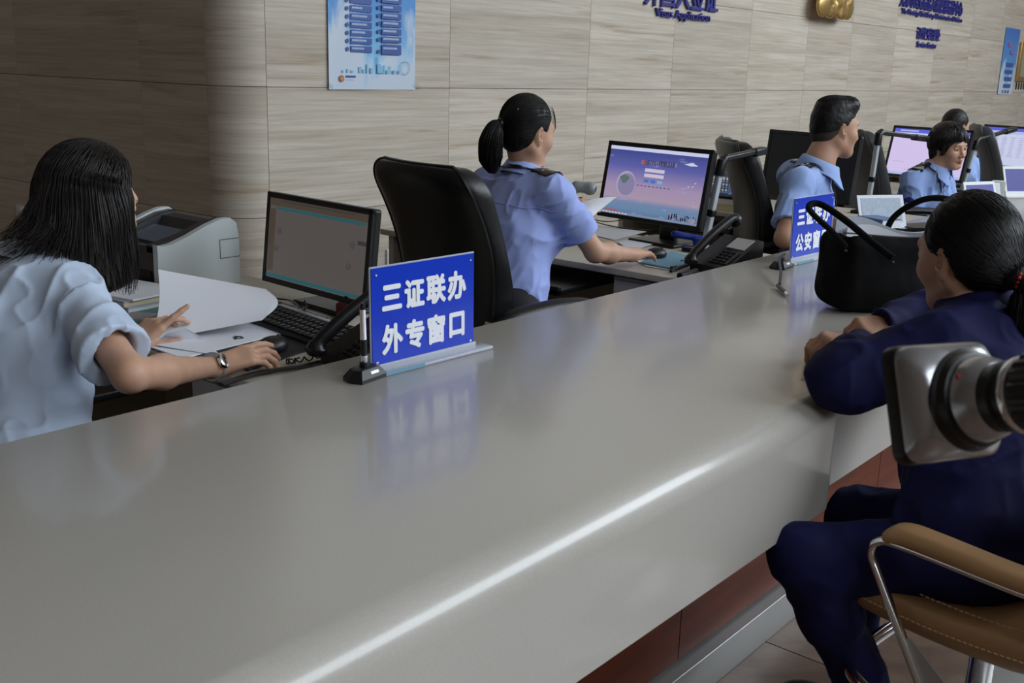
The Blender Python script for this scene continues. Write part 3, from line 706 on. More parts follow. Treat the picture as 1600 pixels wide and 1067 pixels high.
monitor('wide monitor showing an earth wallpaper with a login box',(3.80,2.385,.995),R_(-97.5),R_(10),.556,.325,c_earth,bez_=.019)
monitor('dark switched-off monitor in front of the male officer',(5.15,2.32,1.008),R_(-103),R_(7),.556,.335,c_off)
monitor('monitor with a lilac page and blue title bar behind the short-haired officer',(7.08,2.39,.987),R_(-101),R_(13),.556,.335,c_form)
monitor('rightmost monitor showing a pale table under a blue title bar',(8.80,2.335,.96),R_(-107.8),R_(10),.556,.335,c_table)

# ------------------------------------------------------------------ document cameras on posts
def doc_cam(label,base,top,arm,zb=.74):
    base=np.array(base,float); top=np.array(top,float); arm=np.array(arm,float)
    t=thing('document_camera',label,'document camera',(base[0],base[1],zb)); o=np.array([base[0],base[1],zb])
    T=top-o; A=arm-o; ax=nrm(T)
    b=MB(); R=rot_to(ax,(0,1,0)); b.box(T/2,(.030,.022,np.linalg.norm(T)),M_alu,R=R,b=.004); b.build('post',None,t)
    b=MB(); b.box(T*.47,(.037,.030,.028),M_black,R=R,b=.004); b.build('clamp_band',None,t)
    b=MB(); b.box((0,0,.009),(.12,.14,.018),M_black,b=.006); b.build('foot',None,t)
    b=MB(); b.tube([T+ax*.0-ax*.03,T+ax*.025,T+ax*.04+nrm(A-T)*.03],[.022,.021,.017],M_black,10); b.build('hinge',None,t)
    b=MB(); d=nrm(A-T); Ra=rot_to(d); L_=np.linalg.norm(A-T); b.box(T+ax*.035+d*L_*.5,(.030,.024,L_),M_black,R=Ra,b=.008); b.box(T+ax*.033+d*L_*.86,(.045,.034,L_*.28),M_black,R=Ra,b=.01); b.build('camera_arm',None,t)
doc_cam('silver post with a black camera arm beside the earth wallpaper monitor',D(1099,392,4.36),D(1126,262,4.25),D(1190,247,4.55))
doc_cam('silver post with a black camera arm in front of the lilac-page monitor',D(1354,335,5.75),D(1372,217,5.60),D(1446,226,6.0))
doc_cam('farthest silver post with black camera arm, beside the rightmost monitor',D(1500,312,7.0),D(1524,227,6.9),D(1583,209,7.4))

# ------------------------------------------------------------------ counter signs
def sign(label,c,yaw,lines):
    t=thing('counter_sign',label,'sign',(c[0],c[1],CT),yaw); tl=R_(1.3); R=rx3(-tl); H_=.21; W_=.302
    def pl(b): b.T=(R,np.array([0,0,.012+H_/2]))
    b=MB(); pl(b); b.box((0,.001,0),(W_,.002,H_),M_blue); pb=b.build('blue_panel',None,t,smooth=False)
    b=MB(); pl(b); b.box((0,.004,0),(W_+.006,.0035,H_+.006),M_film,b=.001); b.build('acrylic_sheet',None,t)
    b=MB(); pl(b)
    for k,l in enumerate(lines):
        for i,chh in enumerate(l): b.text(chh,.064,M_letter,(-.0945+.0640*i-.002,-.0012,.040-.088*k),(1,0,0),(0,0,1),.080,.0008,sx=.90)
    b.build('white_lettering',None,t,smooth=False)
    for sx in(-1,1):
        for sz in(-1,1):
            b=MB(); pl(b); b.lathe([(0,0),(.0035,0),(.003,.002),(0,.0025)],M_chrome,12,(sx*(W_/2-.012),0,sz*(H_/2-.013)),R=rx3(math.pi/2)); b.build('screw',None,t)
    b=MB(); b.box((.015,0,.0035),(W_+.055,.05,.007),M_film,b=.002); b.box((.0,.0,.012),(W_+.01,.012,.016),M_film,b=.002); b.build('base_strip',None,t)
    b=MB(); b.box((-.085,-.0268,.005),(.12,.0008,.008),M_cyan); b.build('blue_label_strip',None,t)
    return t
sign('blue counter sign with two rows of large white Chinese characters beside the standing pen',(1.602,1.556),R_(-1.5),['三证联办','外专窗口'])
sign('blue counter sign with white Chinese characters partly hidden behind the black handbag',(3.53,1.552),R_(-1.5),['三证联办','公安窗口'])

# pen holders
Pq=lambda x,y,z:D(x,y,(CAM_H-z)/-(D(x,y,1)[2]-CAM_H))
def pen_holder(label,c,rz,pen_up):
    t=thing('pen_holder',label,'pen holder',(c[0],c[1],CT),rz)
    b=MB(); b.loft([[(x*s,y*s2,z) for x,y in((-.040,-.028),(-.048,0),(-.036,.026),(.036,.026),(.048,0),(.040,-.028))] for s,s2,z in((1,1,0),(1,1,.008),(.70,.62,.024),(.5,.5,.026))],M_black); b.build('base',None,t,smooth=False)
    b=MB(); b.box((.006,-.0225,.0165),(.024,.001,.006),M_silver,R=rx3(-.55)); b.build('badge',None,t)
    b=MB(); b.cyl((0,0,.02),(0,0,.035),.010,m=M_black); b.build('socket',None,t)
    if pen_up:
        b=MB(); d=nrm((-.07,-.03,1)); p=np.array([0,0,.022]); b.tube([p,p+d*.004,p+d*.028],[.006,.0075,.0075],M_chrome,12); b.tube([p+d*.028,p+d*.062],[.0068,.0068],M_black,12); b.tube([p+d*.062,p+d*.125],[.0068,.0062],M_chrome,12); b.tube([p+d*.125,p+d*.138],[.0066,.004],M_black,12)
        o=b.build('counter_pen',None,None,smooth=True)
        v=np.array(WM[t.name]); 
        for q in o.data.vertices: q.co=Vector((v@np.array([*q.co,1]))[:3])
        tag(o,'chrome and black pen standing upright in the holder by the large blue sign','pen')
    return t
pen_holder('black faceted pen holder at the left foot of the large blue sign',(1.425,1.555),R_(8),True)
pen_holder('small black pen holder at the left foot of the sign behind the handbag',(3.29,1.545),R_(5),False)
P=[Pq(1226,397,.868),Pq(1218,405,.866),Pq(1220,425,.850),Pq(1218,444,.834)]
b=MB(); b.tube(bez(P,6),.0045,M_black,8); b.tube([Pq(1215,446,.834),Pq(1228,458,.833)],[.006,.0065],M_black,8); b.tube([Pq(1228,458,.833),Pq(1231,461,.833)],[.0066,.004],M_chrome,8)
tag(b.build('tethered_pen'),'black pen on a bent tether lying on the counter left of the handbag','pen')

# ------------------------------------------------------------------ printer
t=thing('laser_printer','pale grey and black laser printer with a hollow output tray on top','printer',(1.94,3.06,.74),R_(0))
prof=[(-.150,.0),(.150,.0),(.150,.06),(.149,.15),(.140,.195),(.118,.212),(.085,.212),(.03,.196),(-.04,.168),(-.10,.148),(-.130,.145),(-.150,.150)]
for s,y0 in((-1,-.185),(1,.160)):
    b=MB(); b.prism(prof,lambda x,z,q,y0=y0:(x,y0+.025*q,z),M_printer)
    pn=b.build('side_panel',None,t,angle=30)
b=MB()
for a_,c_ in(((.075,.085),(.150,.085)),((.075,.145),(.150,.145)),((.075,.085),(.075,.145))): b.tube([(a_[0],-.186,a_[1]),(c_[0],-.186,c_[1])],.001,M_darkgrey,4)
b.build('access_cover_seam',None,t)
b=MB(); b.prism([(-.140,.0),(.140,.0),(.14,.18),(.10,.20),(.06,.195),(.02,.13),(-.08,.125),(-.115,.138),(-.14,.138)],lambda x,z,q:(x,-.16+.32*q,z),M_darkgrey)
for y in(-.135,.135): b.prism([(-.14,.12),(.10,.12),(.115,.206),(.06,.200),(-.04,.165),(-.14,.144)],lambda x,z,q,y=y:(x,y-.025+.05*q,z),M_darkgrey)
b.build('body',None,t,angle=30)
b=MB(); b.grid([[(-.085+.10*i,-.09+.18*j,.140+.03*i+.0) for j in(0,1)] for i in(0,1)],mat('smoke_flap',(.09,.11,.16),.25),.002); b.build('paper_flap',None,t)
b=MB(); b.box((-.143,0,.035),(.012,.26,.05),M_black,b=.003); b.build('input_slot',None,t)
b=MB(); b.tube(bez([(.15,-.12,.10),(.165,-.13,.09),(.17,-.13,.05),(.16,-.13,.01)],5),.004,M_black,6); b.build('power_cable',None,t)
# books / reams left of the printer
def slab(name,label,cat,c,sz,rz,m,edge=None,group=None,top=None):
    t=thing(name,label,cat,(c[0],c[1],c[2]),rz,group)
    if edge:
        b=MB(); b.box((.002,0,sz[2]/2),(sz[0]-.006,sz[1]-.006,sz[2]-.004),edge); b.build('pages',None,t)
        b=MB(); b.box((0,0,.001),(sz[0],sz[1],.002),m); b.box((0,0,sz[2]-.001),(sz[0],sz[1],.002),m); b.box((-sz[0]/2+.001,0,sz[2]/2),(.002,sz[1],sz[2]),m); b.build('cover',None,t)
    else: b=MB(); b.box((0,0,sz[2]/2),sz,m,b=min(.002,sz[2]/3)); b.build('sheets',None,t)
    return t
slab('document_stack','thick grey-edged document stack in front of the printer, lowest of three','papers',(1.66,2.855,.74),(.21,.30,.018),.12,M_film,M_white,'documents in front of the printer')
slab('document_stack','grey bound file lying on the thick stack in front of the printer','papers',(1.665,2.86,.758),(.21,.295,.016),.06,M_film,M_cream,'documents in front of the printer')
slab('document_stack','loose white sheets on top of the pile in front of the printer','papers',(1.67,2.85,.774),(.20,.28,.006),.16,M_paper,None,'documents in front of the printer')
slab('paper_folder','teal folder lying flat between the document pile and the raised papers','folder',(1.63,2.63,.74),(.20,.24,.004),.3,M_teal)
slab('paper_note','small grey note lying on the teal folder','note',(1.57,2.66,.744),(.08,.11,.001),.5,mat('grey_note',(.36,.34,.36),.7))

# papers the long-haired woman handles
def sheet(name,label,P,m=M_paper,marks=None,thick=.0012,parent=None,part=None):
    b=MB(); b.grid(P,m,thick)
    if marks: marks(b)
    o=b.build(part or name,None,parent,angle=60)
    if parent is None: tag(o,label,'paper')
    return o
Pz=lambda x,y,z:D(x,y,(CAM_H-z)/-(D(x,y,1)[2]-CAM_H))
A=np.array([Pz(228,540,.747),Pz(285,560,.747),Pz(443,521,.747),Pz(385,503,.747)])
# lower flat pile
n=2; P=[[A[0]*(1-u)*(1-v)+A[1]*u*(1-v)+A[2]*u*v+A[3]*(1-u)*v for v in np.linspace(0,1,8)] for u in np.linspace(0,1,8)]
def ink(b):
    c=Pz(372,527,.7495)
    b.text('42',.035,M_ink,c,(-.3,-.9,0),(.9,-.3,0),.03,.0006)
sheet('paper_sheet','flat printed white sheets on the desk under the raised bundle',P,marks=ink,thick=.003)
t=thing('paper_bundle','curled bundle of white sheets held up by the long-haired woman','papers',tuple(Pz(330,520,.745)))
for k in range(3):
    TL=D(247+3*k,421+2*k,2.86+.012*k); BL=D(236,533,2.72+.005*k); TR=D(416+5*k,452+4*k,2.92+.01*k); BR=D(410+3*k,500-3*k,2.79+.01*k)
    P=[]
    for u in np.linspace(0,1,22):
        row=[]
        for v in np.linspace(0,1,10):
            p=(TL*(1-v)+BL*v)*(1-u)+(TR*(1-v)+BR*v)*u
            p=p+np.array([.05,-.10,.02])*(math.sin(math.pi*v)*(.12+.10*u**3))*(1 if u<1 else 1); row.append(p)
        P.append(row)
    sheet('sheet',None,P,thick=.0008,parent=None) if 0 else None
    b=MB(); b.grid(P,M_paper,.0009); b.build('sheet',None,t,world=True,angle=80)
# folded corner sheet
P=[[Pz(236,538,.752)*(1-u)+Pz(345,556,.749)*u, (Pz(250,530,.758)*(1-u)+Pz(320,530,.758)*u), (Pz(262,520,.78)*(1-u)+Pz(290,512,.79)*u)] for u in np.linspace(0,1,8)]
sheet('paper_sheet','single folded sheet curling up between the flat sheets and the raised bundle',P,thick=.0008)

# mouse, pad, keyboard, phone, cables on the first desk
b=MB(); c=[Pz(*p,.742) for p in((335,550),(388,580),(500,541),(450,517),(380,533))]; b.add([q for q in c]+[q+np.array([0,0,.004]) for q in c],[(0,1,2,3,4),(9,8,7,6,5)]+[(i,(i+1)%5,5+(i+1)%5,5+i) for i in range(5)],M_black_matte); tag(b.build('mouse_pad',smooth=False),'black mouse pad under the hand of the woman wearing a watch','mouse pad')
def mouse(label,c,rz,m):
    t=thing('computer_mouse',label,'mouse',tuple(c),rz); S=Sdf(); S.frame(rz3(rz),c); S.k=.01
    S.ell((0,0,.010),(.052,.031,.024)); S.ell((.01,0,.012),(.040,.027,.025)); S.cut((0,0,.001),(0,0,-1)); S.build('shell',m,t,.003)
    b=MB(); b.cyl((.030,-.004,.032),(.030,.004,.032),.006,m=M_darkgrey); b.build('scroll_wheel',None,t); return t
mouse('black mouse under the watch-wearing hand',Pz(422,549,.747),R_(5),M_black)
def keyboard(label,c,rz,m,L_=.44,W_=.15,tilt=.08):
    t=thing('keyboard',label,'keyboard',tuple(c),rz); b=MB(); b.box((0,0,.012),(L_,W_,.02),m,R=rx3(tilt),b=.006); b.build('case',None,t)
    b=MB()
    for r in range(5):
        for k in range(18): b.box((-L_/2+.018+k*.0238,-W_/2+.022+.027*r,.025+tilt*(-W_/2+.022+.027*r)),(.020,.022,.007),m,R=rx3(tilt),b=.002)
    o=b.build('keys',None,t); tag(o,kind='stuff'); return t
keyboard('black keyboard pushed back under the leftmost monitor',(1.80,2.22,.742),R_(-97),M_black)
def phone(label,c,rz,z=.74):
    t=thing('desk_phone',label,'telephone',(c[0],c[1],z),rz)
    b=MB(); b.prism([(-.09,0),(.10,0),(.10,.118),(.085,.122),(-.09,.030)],lambda x,zz,q:(x,-.09+.18*q,zz),M_black); b.build('base',None,t,angle=30)
    b=MB(); b.box((.045,-.028,.103),(.065,.085,.004),M_white,R=ry3(-.49)); b.build('label_card',None,t)
    b=MB(); b.box((-.038,-.028,.060),(.075,.085,.006),M_darkgrey,R=ry3(-.49))
    for i in range(4):
        for j in range(3): b.box((-.063+.016*i,-.050+.022*j,.052+.0086*i),(.011,.014,.008),M_black,R=ry3(-.49),b=.002)
    b.build('keypad',None,t)
    b=MB(); P=bez([(-.112,.062,.030),(-.108,.062,.058),(-.04,.062,.112),(.03,.062,.155),(.095,.062,.185),(.112,.062,.160)],6)
    b.tube(P,np.interp(np.linspace(0,1,len(P)),[0,.12,.2,.8,.88,1],[.022,.027,.017,.017,.027,.022]),M_black,12,flat=1.0); h=b.build('handset',None,t)
    b=MB(); q=[(-.12+.05*math.sin(k*.1),.105-.0*k+.006*math.cos(k*1.2),.03+.006*math.sin(k*1.2)-.02*min(1,k/30)) for k in range(60)]; b.tube(q,.002,M_black,5); b.build('coiled_cord',None,h)
    return t
phone('black desk phone behind the counter edge below the leftmost monitor',(1.70,1.83),R_(-14))
phone('black desk phone with a white label behind the counter beyond the earth wallpaper monitor',(3.50,1.865),R_(-14))
b=MB(); b.tube(bez([Pz(345,601,.752),Pz(400,583,.75),Pz(470,573,.75),Pz(500,566,.752)],8),[.010]*25,M_black,8,flat=.5); tag(b.build('cable_strip'),'black cable strip along the desk just behind the counter edge','cable')
rng=random.Random(4)
def cable(label,pts,r=.0028):
    b=MB(); b.tube(bez(pts,8),r,M_black,6); tag(b.build('cable'),label,'cable')
cable('black cable looping down from the bottom of the leftmost monitor',[Pz(476,470,.86),Pz(478,480,.80),Pz(470,486,.75),Pz(450,478,.745),Pz(432,470,.745)])
cable('thin tangled black cable left of the leftmost monitor stand',[Pz(430,466,.745),Pz(455,470,.75),Pz(470,480,.76),Pz(485,478,.745),Pz(500,474,.745)])
slab('grey_cable_cover','thin grey ruler-like strip lying on the keyboard under the leftmost monitor','ruler',tuple(Pz(482,492,.772)),(.30,.018,.004),R_(-97),M_film)
t=thing('stamp_pad','small dark red stamp box between the monitor stand and phone','stamp',tuple(Pz(545,492,.76)),.2); b=MB(); b.box((0,0,.02),(.06,.05,.035),mat('dark_red_plastic',(.10,.012,.015),.4),b=.006); b.build('box',None,t)
b=MB(); b.cyl((0,0,.037),(0,0,.055),.012,m=M_black); b.build('knob',None,t)

# second desk: scanner, papers, mouse pad, stapler, pen
bs=Pz(893,345,.745)
bs=np.array([3.86,2.82,.74]); t=thing('barcode_scanner','grey handheld barcode scanner on a black stand behind the held sheet','scanner',tuple(bs),R_(-150))
hd=D(908,292,4.72)
S=Sdf(); d=nrm((.55,-.83,-.1)); S.frame(rot_to(d,(0,0,1)),hd); S.k=.02
S.cap((0,0,-.02),(0,0,.035),.022,.027); S.ell((0,-.002,.045),(.033,.024,.022)); S.cap((0,0,-.02),(0,-.055,-.05),.018,.012); S.build('head',mat('scanner_grey',(.33,.36,.37),.4),t,.004)
b=MB(); b.tube(bez([bs,bs+np.array([0,0,.06]),(bs+hd)/2+np.array([.01,.01,0]),hd-np.array([0,0,.05])],6),.011,M_black,8); b.build('stand',None,t,world=True)
b=MB(); b.lathe([(0,0),(.055,0),(.055,.01),(.02,.02),(0,.02)],M_black); b.build('foot',None,t)
b=MB(); q=nrm(np.cross(d,(0,0,1))); b.box(hd+d*.066,(.038,.016,.005),M_darkgrey,R=rot_to(d)); b.build('scan_window',None,t,world=True)
for k,(lb,pts,z) in enumerate((('large white sheet lying on the second desk behind the officer\'s forearm',((935,352),(1010,362),(960,375),(905,362)),.743),('white sheet lying on the desk under the officer\'s wrist',((965,378),(1012,367),(1035,377),(985,392)),.746),('pale sheet half under the cyan mouse pad at the desk corner',((985,402),(1030,396),(1060,424),(1010,416)),.743))):
    A=[Pz(*p,z) for p in pts]; P=[[A[0]*(1-u)*(1-v)+A[1]*u*(1-v)+A[2]*u*v+A[3]*(1-u)*v for v in np.linspace(0,1,4)] for u in np.linspace(0,1,4)]
    sheet('paper_sheet',lb,P,thick=.001)
A=[Pz(*p,.748) for p in((1000,410),(1050,393),(1092,404),(1052,420))]; b=MB(); b.grid([[A[0],A[3]],[A[1],A[2]]],M_cyan,.003); tag(b.build('mouse_pad',smooth=False),'cyan mouse pad on the corner of the second desk','mouse pad')
mouse('black mouse under the ponytailed officer\'s hand',Pz(1022,402,.751),R_(-25),M_black)
t=thing('stapler','glossy blue stapler on the desk beside the monitor foot','stapler',tuple(Pz(1075,386,.741)),R_(-52))
S=Sdf(); S.frame(rz3(R_(-52)),Pz(1075,386,.741)); S.k=.006; S.box((0,0,.006),(.075,.019,.006),.004); S.build('base',M_stapler,t,.003)
S=Sdf(); S.frame(rz3(R_(-52)),Pz(1075,386,.741)); S.k=.01; S.cap((-.06,0,.052),(.062,0,.036),.015,.012); S.box((.045,0,.026),(.025,.017,.016),.006); S.build('arm',M_stapler,t,.003)
b=MB(); b.tube([Pz(1048,424,.752),Pz(1075,414,.752)],.006,M_black,8); tag(b.build('ball_pen'),'black pen lying at the edge of the cyan mouse pad','pen')
b=MB(); b.tube([Pz(1062,431,.755),Pz(1088,423,.755)],[.012,.010],M_black,8); tag(b.build('usb_reader'),'small black card reader at the desk corner below the pen','card reader')
cable('black cable crossing the desk left of the earth wallpaper monitor stand',[Pz(925,345,.745),Pz(950,352,.75),Pz(985,358,.745),Pz(1020,360,.745)])
cable('second thin cable looping behind the earth wallpaper monitor',[Pz(918,340,.745),Pz(945,346,.76),Pz(972,343,.76),Pz(985,337,.78)])
# white sheet held up in the officer's left hand
A=[D(893,322,4.02),D(963,308,4.05),D(915,347,3.9),D(897,346,3.88)]
P=[]
for u in np.linspace(0,1,10):
    P.append([(A[0]*(1-v)+A[3]*v)*(1-u)+(A[1]*(1-v)+A[2]*v)*u+np.array([0,0,.010*math.sin(u*3.1)]) for v in np.linspace(0,1,6)])
sheet('paper_sheet','white sheet held up in front of the ponytailed officer',P,thick=.0008)

# third desk: basket and books by the wall side
bc=np.array([5.22,2.86,.74])
slab('file_folder','cream paged book lying on the third desk under the blue basket','book',(bc[0]-.02,bc[1]-.10,.74),(.24,.30,.035),.15,M_cream,M_cream,'books under the basket')
slab('file_folder','white file lying on the cream book under the blue basket','book',(bc[0]-.01,bc[1]-.04,.775),(.22,.30,.028),.05,M_white,M_white,'books under the basket')
slab('file_tray','black tray between the white file and the blue basket','tray',(bc[0],bc[1]-.02,.803),(.24,.32,.014),.05,M_black,None)
t=thing('desk_basket','small slotted blue plastic basket on the stack of files','basket',(bc[0],bc[1],.817),.2)
b=MB()
for z,s in((0,.85),(.03,.88),(.06,.95),(.095,1.02)):
    hh=.006 if z in(0,.03,.06) else .012
    for sx,sy,lx,ly in((1,0,.006,.17),(-1,0,.006,.17),(0,1,.12,.006),(0,-1,.12,.006)): b.box((sx*.06*s,sy*.085*s,z+hh/2),(lx if lx<.01 else lx*s,ly if ly<.01 else ly*s,hh),M_basket)
for k in range(9):
    y=-.08+.02*k
    for sx in(-1,1): b.tube([(sx*.052,y*.87,.0),(sx*.061,y*1.0,.1)],.0028,M_basket,4)
for k in range(6):
    x=-.05+.02*k
    for sy in(-1,1): b.tube([(x*.87,sy*.073,.0),(x,sy*.086,.1)],.0028,M_basket,4)
b.box((0,0,.003),(.10,.145,.005),M_basket); b.build('basket_body',None,t,smooth=False)

# ------------------------------------------------------------------ far counter: cards, box, bag contents
def card(label,c,rz,w_,h_,m,frame=M_film,lean=.35):
    t=thing('desk_card',label,'card stand',(c[0],c[1],CT),rz); R=rx3(-lean)
    b=MB(); b.T=(R,np.array([0,0,0])); b.box((0,0,h_/2),(w_,.004,h_),frame,b=.001); b.build('holder',None,t,smooth=False)
    b=MB(); b.T=(R,np.array([0,0,0])); b.box((0,-.0026,h_*.56),(w_*.86,.0008,h_*.70),m); b.build('insert',None,t,smooth=False)
    b=MB(); b.box((0,h_*lean*.5+.02,.004),(w_,h_*lean+.06,.006),frame); b.build('foot',None,t,smooth=False)
M_card=mat('printed_pale_card',(.33,.40,.50),.5,noise=((60,60,60),.15))
card('white tilted card stand behind the handbag beside the blue and white box',(4.50,1.66),R_(-30),.24,.15,M_card)
slab('tissue_box','small blue and white box standing behind the handbag','box',(4.22,1.58,CT),(.10,.14,.085),R_(-25),mat('box_blue',(.12,.22,.42),.5),M_paper)
card('blue-faced card stand half hidden behind the bag handle and the seated visitor\'s head',(5.35,1.50),R_(-22),.22,.17,M_bluedark,M_white)
card('greyish card stand just above the seated visitor\'s hair, left of the white cube',(5.75,1.62),R_(-40),.20,.13,M_film)
card('left of two blue card stands on the far counter at the right edge',(6.42,1.62),R_(-35),.20,.18,M_bluedark,M_white)
card('right one of two blue card stands on the far counter at the right edge',(6.72,1.50),R_(-30),.24,.18,M_bluedark,M_white)
slab('white_gadget','small white box-shaped gadget on the far counter above the visitor\'s hair','gadget',(6.1,1.66,CT),(.07,.06,.11),.4,M_white)
slab('dark_folder','flat dark folder on the counter beyond the handbag','folder',(4.75,1.50,CT),(.36,.22,.012),R_(-20),M_darkgrey)
b=MB(); b.lathe([(0,0),(.030,0),(.036,.012),(.034,.026),(.022,.040),(0,.045)],M_chrome,24,(4.08,1.335,CT+.0)); b.lathe([(0,.040),(.016,.040),(.012,.048),(0,.050)],M_blue,16,(4.08,1.335,CT)); tag(b.build('paperweight'),'round chrome and blue paperweight beside the visitor\'s forehead','paperweight')

# ------------------------------------------------------------------ handbag
BC=np.array([2.925,1.055,CT]); ba=R_(-38)
t=thing('handbag','large black handbag with two arched handles standing open on the counter','handbag',tuple(BC),ba)
S=Sdf(); S.frame(rz3(ba),BC); S.k=.03
S.box((0,0,.115),(.185,.090,.108),.045); S.ell((0,0,.07),(.19,.110,.075)); S.cut((0,0,.002),(0,0,-1)); S.box((0,0,.235),(.16,.066,.06),.02,op=1,k=.01)
S.disp.append(lambda P:.006*(vnoise(P*np.array([16,16,9.]))-.5)+.004*(vnoise(P*34)-.5))
M_bag=mat('black_bag_fabric',(.0035,.0035,.004),.85,spec=.15,bump=((300,300,300),.2,.001))
S.build('body',M_bag,t,.005)
HP=[[(1322,386,2.80),(1300,362,2.83),(1268,332,2.88),(1266,320,2.90),(1284,320,2.90),(1322,345,2.84),(1362,378,2.76),(1396,404,2.70)],
    [(1384,362,3.02),(1396,340,3.02),(1420,322,3.0),(1452,310,2.98),(1490,314,2.96),(1520,340,2.94)]]
for pts in HP:
    b=MB(); P=bez([D(*q) for q in pts],8); b.tube(P,.0095,M_bag,10,flat=.8); h=b.build('handle',None,t,world=True)
    for q in(0,-1): b=MB(); b.lathe([(0,0),(.004,0),(.004,.002),(0,.003)],M_black,12,P[q]-np.array([0,0,.01]),R=rot_to(nrm((-.7,-.7,.2)))); b.build('rivet',None,h,world=True)
b=MB(); b.tube(bez([(-.19,-.075,.225),(0,-.092,.215),(.19,-.075,.225)],8),.002,M_darkgrey,5); b.build('zip',None,t)
tb=thing('plastic_document_bag','clear plastic bag of white papers sticking out of the black handbag','plastic bag',tuple(BC+np.array([0,0,.02])),ba)
b=MB(); P=[[(-.16+.33*u,.03+.03*math.sin(5*u)*(v-.3),.02+(.205+.014*math.sin(7*u)-.03*u)*v) for v in np.linspace(0,1,8)] for u in np.linspace(0,1,16)]
b.grid(P,M_film,.012); b.build('sleeve',None,tb,angle=80)
b=MB(); P=[[(-.13+.27*u,.015+.010*math.sin(4*u),.02+(.185+.012*math.sin(6*u)-.02*u)*v) for v in np.linspace(0,1,5)] for u in np.linspace(0,1,12)]; b.grid(P,M_paper,.006); b.build('papers',None,tb,angle=80)

# ------------------------------------------------------------------ visitor's tan chair (origin under the seat centre, faces +x locally)
CH=np.array([2.10,.475,0]); ca=R_(82)
t=thing('visitor_chair','tan leather visitor chair with padded arms on bent chrome tubes','chair',tuple(CH),ca)
b=MB(); R=[]
for u in np.linspace(0,1,26):
    x=.27-.50*u; z=.475-.02*math.sin(u*3)+(.04*max(0,(u-.8)/.2)**2); rr=[]
    ht=.042*math.sqrt(max(.03,1-max(0,(.10-u)/.10)**2)); hw=.235
    for a in np.linspace(0,2*math.pi,40,endpoint=False):
        c,s=math.cos(a),math.sin(a); rr.append((x,hw*math.copysign(abs(c)**.45,c),z+.03*abs(c)**3+ht*math.copysign(abs(s)**.6,s)))
    R.append(rr)
b.loft(R,M_tan); b.build('seat',None,t,angle=60)
b=MB(); R=[]
for u in np.linspace(0,1,26):
    ht=.03*math.sqrt(max(.03,1-max(0,(u-.92)/.08)**2)); z=.46+.50*u; x=-.235-.13*u+.04*math.sin(u*3); rr=[]
    for a in np.linspace(0,2*math.pi,40,endpoint=False):
        c,s=math.cos(a),math.sin(a); rr.append((x+ht*math.copysign(abs(s)**.6,s)+.05*abs(c)**3,.235*math.copysign(abs(c)**.45,c),z))
    R.append(rr)
b.loft(R,M_tan); b.build('backrest',None,t,angle=60)
b=MB()
for s in(1,-1):
    for k in range(44):
        x=.255-.011*k; zz=.475-.02*math.sin((.27-x)/.5*3)
        b.cyl((x,s*.190,zz+.052),(x-.007,s*.190,zz+.052),.0016,m=M_stitch,n=5); b.cyl((x,s*.237,zz+.018),(x-.007,s*.237,zz+.018),.0016,m=M_stitch,n=5)
tag(b.build('seam_stitching',None,t),kind='stuff')
for s in(1,-1):
    y=s*.275
    b=MB(); P=bez([(.10,y,.640),(.06,y,.655),(.0,y,.655),(-.15,y,.648),(-.30,y,.655)],6); rings=[]
    for i,p in enumerate(P):
        f=math.sqrt(max(.10,1-max(0,(4-i)/4.)**2)) if i<4 else 1; rings.append([(p[0],y+.030*f*math.copysign(abs(math.cos(a))**.6,math.cos(a)),p[2]+.017*f*math.copysign(abs(math.sin(a))**.7,math.sin(a))) for a in np.linspace(0,2*math.pi,20,endpoint=False)])
    b.loft(rings,M_tan); b.build('arm_pad',None,t,angle=60)
    b=MB(); P=bez([(-.30,y,.628),(-.15,y,.625),(.06,y,.630),(.108,y,.622),(.120,y,.595),(.10,y,.555),(.02,y,.42),(-.06,y*.98,.28),(-.07,y*.9,.25)],6)
    b.tube(P,.0115,M_chrome,12,flat=.75); b.build('arm_tube',None,t)
    b=MB(); b.prism([(.045,.46),(-.02,.36),(-.07,.27),(-.12,.27),(-.05,.40),(.02,.455)],lambda x,z,q:(x,y*.985+.004*q,z),M_steel); b.build('gusset_plate',None,t)
b=MB(); b.tube(bez([(-.02,.25,.25),(.10,.255,.30),(.17,.20,.315),(.19,0,.315),(.17,-.20,.315),(.10,-.255,.30),(-.02,-.25,.25)],8),.014,M_chrome,12); b.build('front_rail',None,t)
b=MB(); b.box((-.06,0,.26),(.16,.50,.02),M_steel,b=.004); b.box((-.02,0,.40),(.18,.18,.04),M_black,b=.01); b.build('seat_plate',None,t)
b=MB(); b.cyl((0,0,.07),(0,0,.40),.025,m=M_chrome); b.build('column',None,t)
for k in range(5):
    a=k*2*math.pi/5; b=MB(); b.tube([(0,0,.085),(.15*math.cos(a),.15*math.sin(a),.075),(.29*math.cos(a),.29*math.sin(a),.03)],[.022,.018,.013],M_chrome,10); b.build('leg',None,t)

